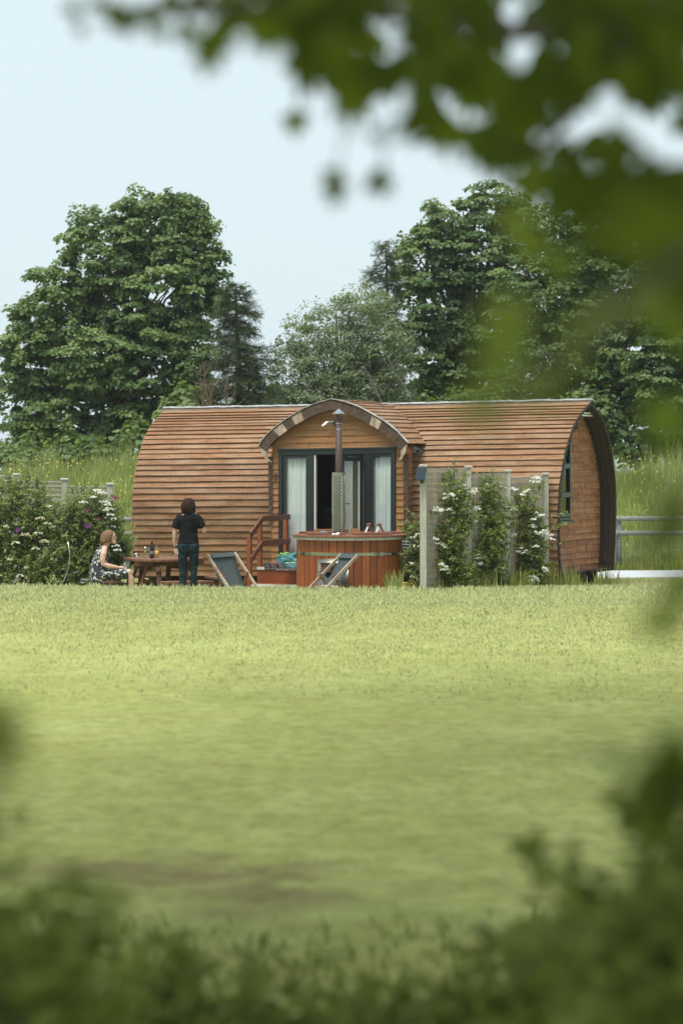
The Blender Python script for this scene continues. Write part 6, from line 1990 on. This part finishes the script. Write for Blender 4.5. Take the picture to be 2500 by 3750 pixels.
o = mb.build('hair', M['hair_dark'], st, smooth=True)
mb = MB(); c = s_(-.224, .043, .845); mb.tube([c + Vector((0, 0, -.012*K)), c + Vector((0, 0, .012*K))], .031*K, 14); mb.build('watch', M['iron'], st, smooth=True)

# ---- seated woman facing along the bench
QY = 40.62
sb = empty('person', tuple(P(365, 2126, QY)), 'seated woman in navy and white floral dress on the picnic bench', 'person')
def q_(u, v, dy=0.0): return P(u, v, QY + dy)
U = QY / FPX        # metres for each photo pixel at her depth
mb = MB()
def ringu(u, v, a, b, tilt=0.0, n=18):
    c = q_(u, v); ax = Vector((math.sin(tilt), 0, math.cos(tilt)))
    e1 = Vector((math.cos(tilt), 0, -math.sin(tilt))); e2 = Vector((0, 1, 0))
    return [c + e1 * a * math.cos(2*PI*k/n) + e2 * b * math.sin(2*PI*k/n) for k in range(n)]
torso_b = [(366,2122,.10,.165,.0),(364,2095,.125,.175,.05),(367,2065,.115,.155,.10),(371,2040,.110,.150,.12),(377,2018,.095,.160,.14),(384,2004,.060,.135,.2),(388,1997,.048,.06,.25)]
mb.loft([ringu(u, v, a, b, t) for u, v, a, b, t in torso_b])
mb.limb([q_(386,2003), q_(395,1985)], [.050, .047])
hc_ = q_(404, 1966)
Hm = Matrix.Rotation(rad(14), 3, 'Y')
mb.ball(hc_, (.090, .074, .110), Hm, nu=16, nv=12)
mb.ball(q_(416,1982), (.042, .045, .045)); mb.ball(q_(422,1988), (.026, .03, .020))          # jaw, chin
mb.ball(q_(424.5,1970.5), (.018, .012, .016)); mb.tube([q_(421,1961), q_(425.5,1971)], [.008, .013], 8)  # nose
mb.ball(q_(423.5,1979), (.012, .022, .007)); mb.ball(q_(423,1982), (.012, .020, .006))       # lips
mb.ball(q_(420,1961), (.014, .048, .010))                                                    # brow
mb.ball(q_(398,1970, -.074), (.018, .010, .028), nu=8, nv=6)                                 # ear
near = -.165
mb.limb([q_(383,2010,-.13), q_(380,2030,near-.02), q_(377,2050,near-.03), q_(380,2066,near-.03), q_(400,2073,near-.02), q_(425,2077,near+.02), q_(436,2079,near+.04)], [.052, .052, .048, .043, .040, .031, .025], 14)
hand(mb, q_(436,2079,near+.04), (1, .25, .02), (0, .3, -1), .95, .8, 1)
mb.limb([q_(383,2010,.13), q_(380,2050,.18), q_(384,2066,.17), q_(425,2077,.06), q_(438,2080,.02)], [.052, .046, .040, .031, .025], 14)
hand(mb, q_(438,2080,.02), (1, -.2, .0), (0, -.3, -1), .95, .8, -1)
for dy in (-.10, .10):
    mb.limb([q_(370,2108,dy), q_(420,2102,dy), q_(472,2096,dy*1.1), q_(480,2120,dy*1.1), q_(484,2150,dy), q_(482,2176,dy)], [.092, .082, .060, .054, .048, .036], 14)
    mb.limb([q_(482,2184,dy), q_(494,2187,dy), q_(508,2190,dy)], [.034, .032, .022], 10)
body = mb.build('body', M['skin'], sb, remesh=.0075, sm=2)
mb = MB()
dress = [(364,2134,.155,.215,.0),(362,2100,.165,.215,.05),(365,2068,.145,.19,.10),(370,2042,.130,.170,.12),(376,2020,.115,.170,.14),(382,2008,.085,.150,.2),(387,1999,.058,.085,.25)]
mb.loft([ringu(u, v, a, b, t) for u, v, a, b, t in dress])
mb.loft([[q_(u, v) + Vector((0, b*math.cos(2*PI*k/18), a*math.sin(2*PI*k/18))) for k in range(18)] for u, v, a, b in ((358,2112,.125,.215),(400,2104,.125,.225),(440,2101,.112,.225),(466,2099,.098,.215),(473,2099,.09,.21))])
dr = mb.build('dress', M['floral'], sb, remesh=.010, sm=3); folds(dr, .024)
mb = MB()
hb = [(399,1940.5,.012,.012),(400,1942,.055,.050),(399,1949,.100,.086),(396,1961,.122,.096),(394,1972,.124,.098),(392,1981,.116,.096),(392,1988,.100,.088)]
mb.loft([[q_(u, v) + Vector((a*math.cos(2*PI*k/24) * (1 if math.cos(2*PI*k/24) < 0 else .92), b*math.sin(2*PI*k/24), .02*math.cos(2*PI*k/24)*(i > 3))) for k in range(24)] for i, (u, v, a, b) in enumerate(hb)])
hb_o = mb.build('hair', M['hair_light'], sb, smooth=True)
mb = MB()       # long front lock on the far side of her face
mb.loft([[q_(u, v, dy) + Vector((a*math.cos(2*PI*k/12), b*math.sin(2*PI*k/12), 0)) for k in range(12)] for u, v, dy, a, b in ((408,1945,.03,.05,.05),(418,1955,.065,.035,.03),(421,1970,.082,.030,.022),(420,1985,.085,.028,.02),(417,1998,.08,.014,.012))])
mb.build('hair_lock', M['hair_light'], hb_o, smooth=True)
for dy in (-.028,):
    mb = MB(); mb.ball(q_(421.2,1963.6,dy-.012), (.009, .010, .006), nu=8, nv=6); mb.build('eye', M['iron'], sb)
mb = MB(); mb.tube([q_(385,2002,-.10), q_(380,2012,-.135), q_(377,2025,-.15)], [.012, .012, .012], 8); mb.build('strap', M['floral'], dr)
# small leafy sprig in her hands
c = q_(452, 2078, -.10)
rng = np.random.default_rng(3)
pos = np.array(c) + rng.normal(0, .018, (40, 3)) + np.array([0, 0, .02])
o = scatter('sprig', T_OVAL, pos, frames(rng.normal(size=(40, 3)), rng), .03, M['leaf_shrub'], None, rng, kind=None, loc=tuple(c))
tag(o, 'small leafy sprig held in the seated woman\'s hands', 'sprig')
# ------------------------------------------------------------------ the tree over the camera, its hanging leaves, and the rough plants in front
rn = random.Random(77)
NTB = (3.6, .6, gz(3.6, .6) - .1)
ntree = empty('overhanging_tree', NTB, 'out of focus leafy tree whose boughs hang across the top and right', 'tree')
rng = np.random.default_rng(101)
OB = [(1.2, .5, 6.0, 3.6, 3.6, 1.5), (-1.2, 4.5, 7.0, 4.2, 3.6, 1.5), (3.0, 5.5, 7.0, 3.6, 3.6, 1.7), (-.5, 10.0, 8.2, 4.8, 4.2, 1.5), (4.0, 11.5, 8.6, 4.2, 4.0, 1.6), (-3.6, 7.0, 7.6, 3.6, 3.6, 1.5), (.5, 15.5, 9.6, 4.6, 4.0, 1.5)]
C, out_, _ = clump_points(OB, 1100, rng, .2)
pos, nrm, tint = tufted_leaves(C, out_, rng, .48, 34, .5, .8)
keep = pos[:, 2] > ZC + pos[:, 1] * .215 + .25
scatter('crown', T_SYC_LO, pos[keep], frames(nrm[keep], rng), .15 * (.7 + .5 * rng.random(keep.sum())), M['leaf_near'], ntree, rng, tint=tint[keep])
mb = MB()
limbs(mb, NTB, (2.6, 2.6, 8.6), C[C[:, 2] > ZC + C[:, 1] * .24 + .3], rng, 40, .24, .06)
mb.build('trunk', M['bark'], ntree, smooth=True)

leaf_meshes = []
for k in range(6):
    TV, TF = T_SYC
    V = TV.copy()
    V[:, 2] += -.25 * (V[:, 1] - .4) ** 2 * (1 if k % 2 else .4) + .10 * np.abs(V[:, 0]) * (1 if k < 3 else -.4)
    V[:, 0] *= 1 + .12 * (k - 2) / 3
    me = bpy.data.meshes.new('leaf'); me.from_pydata([tuple(v) for v in V], [], [tuple(f) for f in TF])
    a = me.attributes.new('tint', 'FLOAT', 'POINT'); a.data.foreach_set('value', np.full(len(V), (k + .5) / 6, dtype=np.float32))
    me.materials.append(M['leaf_near']); leaf_meshes.append(me)
mid_meshes = []
for me in leaf_meshes:
    m2 = me.copy(); m2.materials.clear(); m2.materials.append(M['leaf_mid']); mid_meshes.append(m2)
lime_meshes = []
for me in leaf_meshes[:3]:
    m2 = me.copy(); m2.materials.clear(); m2.materials.append(M['leaf_lime']); lime_meshes.append(m2)

def near_leaf(parent, u, v, d, size, ang=None, tilt=.6, lime=False):
    """one leaf whose middle shows at photo (u, v), d metres away; ang turns its tip (0 = down)"""
    c = P(u, v, d)
    ang = rn.uniform(-1.2, 1.2) if ang is None else ang
    tip = Vector((math.sin(ang), rn.uniform(-.3, .3), -math.cos(ang))).normalized()
    n = Vector((rn.uniform(-tilt, tilt), -1, rn.uniform(-.2, tilt)))
    n = (n - tip * n.dot(tip)).normalized(); s = tip.cross(n)
    R = Matrix((s, tip, n)).transposed().to_4x4()
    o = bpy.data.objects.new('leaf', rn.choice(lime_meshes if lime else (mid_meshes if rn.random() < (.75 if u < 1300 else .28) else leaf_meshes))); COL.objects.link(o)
    o.parent = parent
    o.matrix_local = Matrix.Translation(c - tip * size * .45 - ORG[parent.name]) @ R @ Matrix.Scale(size, 4)
    return o

MASS = [(940,-80),(985,60),(1015,190),(1040,275),(1130,300),(1240,285),(1275,380),(1400,330),(1457,440),(1520,490),(1615,490),(1680,540),(1785,570),(1865,640),(1950,675),(2030,735),(2180,770),(2330,745),(2520,700),(2560,-80)]
GAPS = [(1905,150,92,140),(2095,481,110,84),(2245,398,66,105),(2369,497,80,76),(2460,580,66,86),(2427,725,110,62),(1424,398,88,92),(1996,630,74,68),(1415,116,58,76),(1690,420,52,60)]
for _k in range(16):
    GAPS.append((rn.uniform(1350, 2480), rn.uniform(30, 620), rn.uniform(10, 30), rn.uniform(12, 34)))
def inside(x, y, poly):
    r = False; n = len(poly)
    for i in range(n):
        (x0, y0), (x1, y1) = poly[i], poly[(i + 1) % n]
        if (y0 > y) != (y1 > y) and x < (x1 - x0) * (y - y0) / (y1 - y0) + x0: r = not r
    return r
spots = []
for layer in range(2):
    yy = -60 + 35 * layer
    while yy < 780:
        xx = 930 + 37 * layer
        while xx < 2560:
            x, y = xx + rn.uniform(-42, 42), yy + rn.uniform(-40, 40)
            if inside(x, y, MASS) and not any(((x - a) / (b2 + 10)) ** 2 + ((y - b) / (c2 + 10)) ** 2 < 1 for a, b, b2, c2 in GAPS):
                spots.append((x, y, layer))
            xx += 86
        yy += 86
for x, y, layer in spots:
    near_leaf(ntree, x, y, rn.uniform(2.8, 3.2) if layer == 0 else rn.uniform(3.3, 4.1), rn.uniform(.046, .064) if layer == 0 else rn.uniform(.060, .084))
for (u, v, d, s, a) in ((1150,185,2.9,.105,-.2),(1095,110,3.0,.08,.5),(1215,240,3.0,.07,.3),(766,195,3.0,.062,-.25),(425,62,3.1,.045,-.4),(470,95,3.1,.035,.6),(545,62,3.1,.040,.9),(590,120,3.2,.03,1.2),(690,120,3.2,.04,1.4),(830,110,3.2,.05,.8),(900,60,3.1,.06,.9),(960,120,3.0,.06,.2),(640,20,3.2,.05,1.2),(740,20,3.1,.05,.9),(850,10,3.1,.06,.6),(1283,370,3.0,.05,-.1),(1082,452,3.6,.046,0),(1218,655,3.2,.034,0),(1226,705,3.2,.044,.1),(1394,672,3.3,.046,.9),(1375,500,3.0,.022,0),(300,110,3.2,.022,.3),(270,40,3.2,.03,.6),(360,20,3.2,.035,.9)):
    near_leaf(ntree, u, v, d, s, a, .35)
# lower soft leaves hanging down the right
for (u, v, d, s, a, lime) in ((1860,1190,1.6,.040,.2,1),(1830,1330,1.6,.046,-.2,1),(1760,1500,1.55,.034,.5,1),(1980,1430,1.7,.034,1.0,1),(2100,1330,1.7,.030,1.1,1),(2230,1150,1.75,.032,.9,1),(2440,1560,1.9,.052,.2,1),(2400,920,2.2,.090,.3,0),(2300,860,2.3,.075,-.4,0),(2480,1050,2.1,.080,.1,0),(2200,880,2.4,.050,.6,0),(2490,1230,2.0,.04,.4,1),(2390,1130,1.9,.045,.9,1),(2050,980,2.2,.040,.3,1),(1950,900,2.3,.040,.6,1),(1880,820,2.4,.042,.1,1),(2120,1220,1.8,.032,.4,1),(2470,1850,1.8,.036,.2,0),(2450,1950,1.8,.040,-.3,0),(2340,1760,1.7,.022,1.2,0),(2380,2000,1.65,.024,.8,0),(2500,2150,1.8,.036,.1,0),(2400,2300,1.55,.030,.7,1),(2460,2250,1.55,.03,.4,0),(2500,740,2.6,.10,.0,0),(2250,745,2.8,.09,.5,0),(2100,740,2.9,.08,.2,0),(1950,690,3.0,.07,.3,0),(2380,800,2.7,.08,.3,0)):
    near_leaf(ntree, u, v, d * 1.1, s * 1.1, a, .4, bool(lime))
# boughs and twigs that carry them
for pts, r in (([(2700,-200,3.4),(2350,80,3.3),(1900,120,3.2),(1450,60,3.1),(1050,20,3.05),(640,40,3.1),(420,20,3.1)], [.020, .016, .013, .010, .007, .004, .002]),
               ([(2350,80,3.3),(2150,350,3.2),(1950,560,3.1),(1750,520,3.1)], [.012, .009, .006, .003]),
               ([(2620,880,1.9),(2450,980,1.85),(2250,1130,1.8),(2050,1330,1.75),(1850,1450,1.7),(1750,1540,1.65)], [.004, .004, .004, .0035, .003, .002]),
               ([(2640,1700,1.35),(2480,1850,1.3),(2380,1960,1.28)], [.005, .004, .002]),
               ([(1290,330,3.05),(1270,420,3.1),(1225,680,3.2)], [.003, .002, .001]),
               ([(1100,280,3.1),(1092,370,3.4),(1082,440,3.6)], [.003, .002, .001]),
               ([(1420,430,3.1),(1405,560,3.2),(1394,660,3.3)], [.003, .002, .001])):
    mb = MB(); mb.tube([P(u, v, d) for u, v, d in pts], r, 7); mb.build('branch', M['bark'], ntree, smooth=True)

def near_plant(name, label, lobes, x, y, n, lsize, mat, seed, tmpl=T_OVAL, sprig=.16):
    base = (x, y, gz(x, y) - .03)
    lo = []
    for (u, v, Y, ru, rv) in lobes:
        lo.append(pb(u, v, Y, ru, rv, .22))
    return shrub(name, label, lo, base, n, lsize, M[mat], seed, 'rough plants before the lawn', sprig=sprig, nl=12, cat='plant', tmpl=tmpl, slim=1.0)
def X_(u, Y): return (u - 1250) * Y / FPX
near_plant('rough_plant', 'blurred dark green plant in the bottom right corner', [(2440,3560,3.8,140,300),(2520,3280,3.6,60,200),(2480,3700,3.6,200,220),(2250,3720,4.2,170,170)], X_(2350,3.6), 3.8, 150, .055, 'leaf_rough', 111)
near_plant('rough_plant', 'blurred olive plant along the bottom, right of centre', [(1930,3820,5.0,220,140),(1640,3870,5.2,210,120),(2080,3700,4.8,110,140)], X_(1750,5.0), 5.0, 90, .055, 'leaf_rough', 112)
near_plant('rough_plant', 'blurred low green plant at the bottom centre', [(1250,3920,5.4,230,120),(960,3900,5.6,210,120)], X_(1100,5.5), 5.5, 70, .055, 'leaf_rough', 113)
near_plant('rough_plant', 'blurred low green plant at the bottom, left of centre', [(660,3890,5.6,200,130),(400,3870,5.2,180,140)], X_(520,5.4), 5.4, 70, .055, 'leaf_rough', 114)
near_plant('rough_plant', 'blurred dark plant in the bottom left corner', [(-20,3600,3.6,60,300),(100,3800,4.0,120,120)], X_(20,3.6), 3.6, 80, .055, 'leaf_rough', 115)
# single stems leaning in at the two sides
ls = empty('leaning_plant', (X_(-60, 1.6), 1.6, gz(-.2, 1.6)), 'blurred dark leaves leaning in at the left edge of the lawn', 'plant')
for (u, v, d, s, a) in ((20,2680,1.6,.036,.3),(60,2740,1.6,.024,.6),(-30,2640,1.6,.035,.2),(95,2850,1.5,.012,.3),(-20,2800,1.6,.03,.2)): near_leaf(ls, u, v, d, s, a, .35)
mb = MB(); mb.tube([(X_(-60, 1.6), 1.6, gz(-.2, 1.6)), P(-120, 3200, 1.6), P(-50, 2850, 1.6), P(10, 2650, 1.6)], [.006, .005, .004, .002], 6); mb.build('stem', M['bark'], ls)
rs = empty('leaning_plant', (X_(2700, 1.9), 1.9, gz(.3, 1.9)), 'blurred dark leaves leaning in at the right edge of the lawn', 'plant')
for (u, v, d, s, a) in ((2470,2760,1.9,.045,.8),(2400,2880,1.9,.050,1.0),(2480,2930,1.9,.06,.3),(2330,2960,1.9,.035,1.1),(2440,3050,1.9,.05,.4),(2250,2800,1.9,.018,.9),(2200,2740,1.9,.012,.9),(2520,2850,1.9,.05,.2)): near_leaf(rs, u, v, d, s, a, .4)
mb = MB(); mb.tube([(X_(2700, 1.9), 1.9, gz(.3, 1.9)), P(2680, 3300, 1.9), P(2560, 2950, 1.9), P(2350, 2850, 1.9)], [.007, .006, .004, .002], 6); mb.build('stem', M['bark'], rs)
# rough unmown grass nearest the camera
blades('rough_grass', 'blurred rough unmown grass nearest the camera', 16000, (-2.4, 2.6), (5.4, 9.2), .03, .12, .012, M['grass_rough'], 121, mask=lambda x, y, r: r.random(len(x)) < np.clip(1.2 - (y - 5.4) / 3.2, 0.0, 1), lean=1.0)

# ------------------------------------------------------------------ thin haze volume, added to lift the blacks for a faded look
mh = bpy.data.materials.new('fade_haze'); mh.use_nodes = True
th_ = mh.node_tree; th_.nodes.clear()
oh = th_.nodes.new('ShaderNodeOutputMaterial'); vh = th_.nodes.new('ShaderNodeVolumePrincipled')
vh.inputs['Color'].default_value = (.90, .96, 1.0, 1); vh.inputs['Density'].default_value = .00038; vh.inputs['Anisotropy'].default_value = .2
th_.links.new(vh.outputs[0], oh.inputs['Volume'])
mb = MB(); zlo = float(GZ.min()) - 1.0
mb.box((0, 410, (zlo + 13.5) / 2), (860, 1000, 13.5 - zlo))
hz_ = mb.build('haze', mh, None); hz_['kind'] = 'stuff'
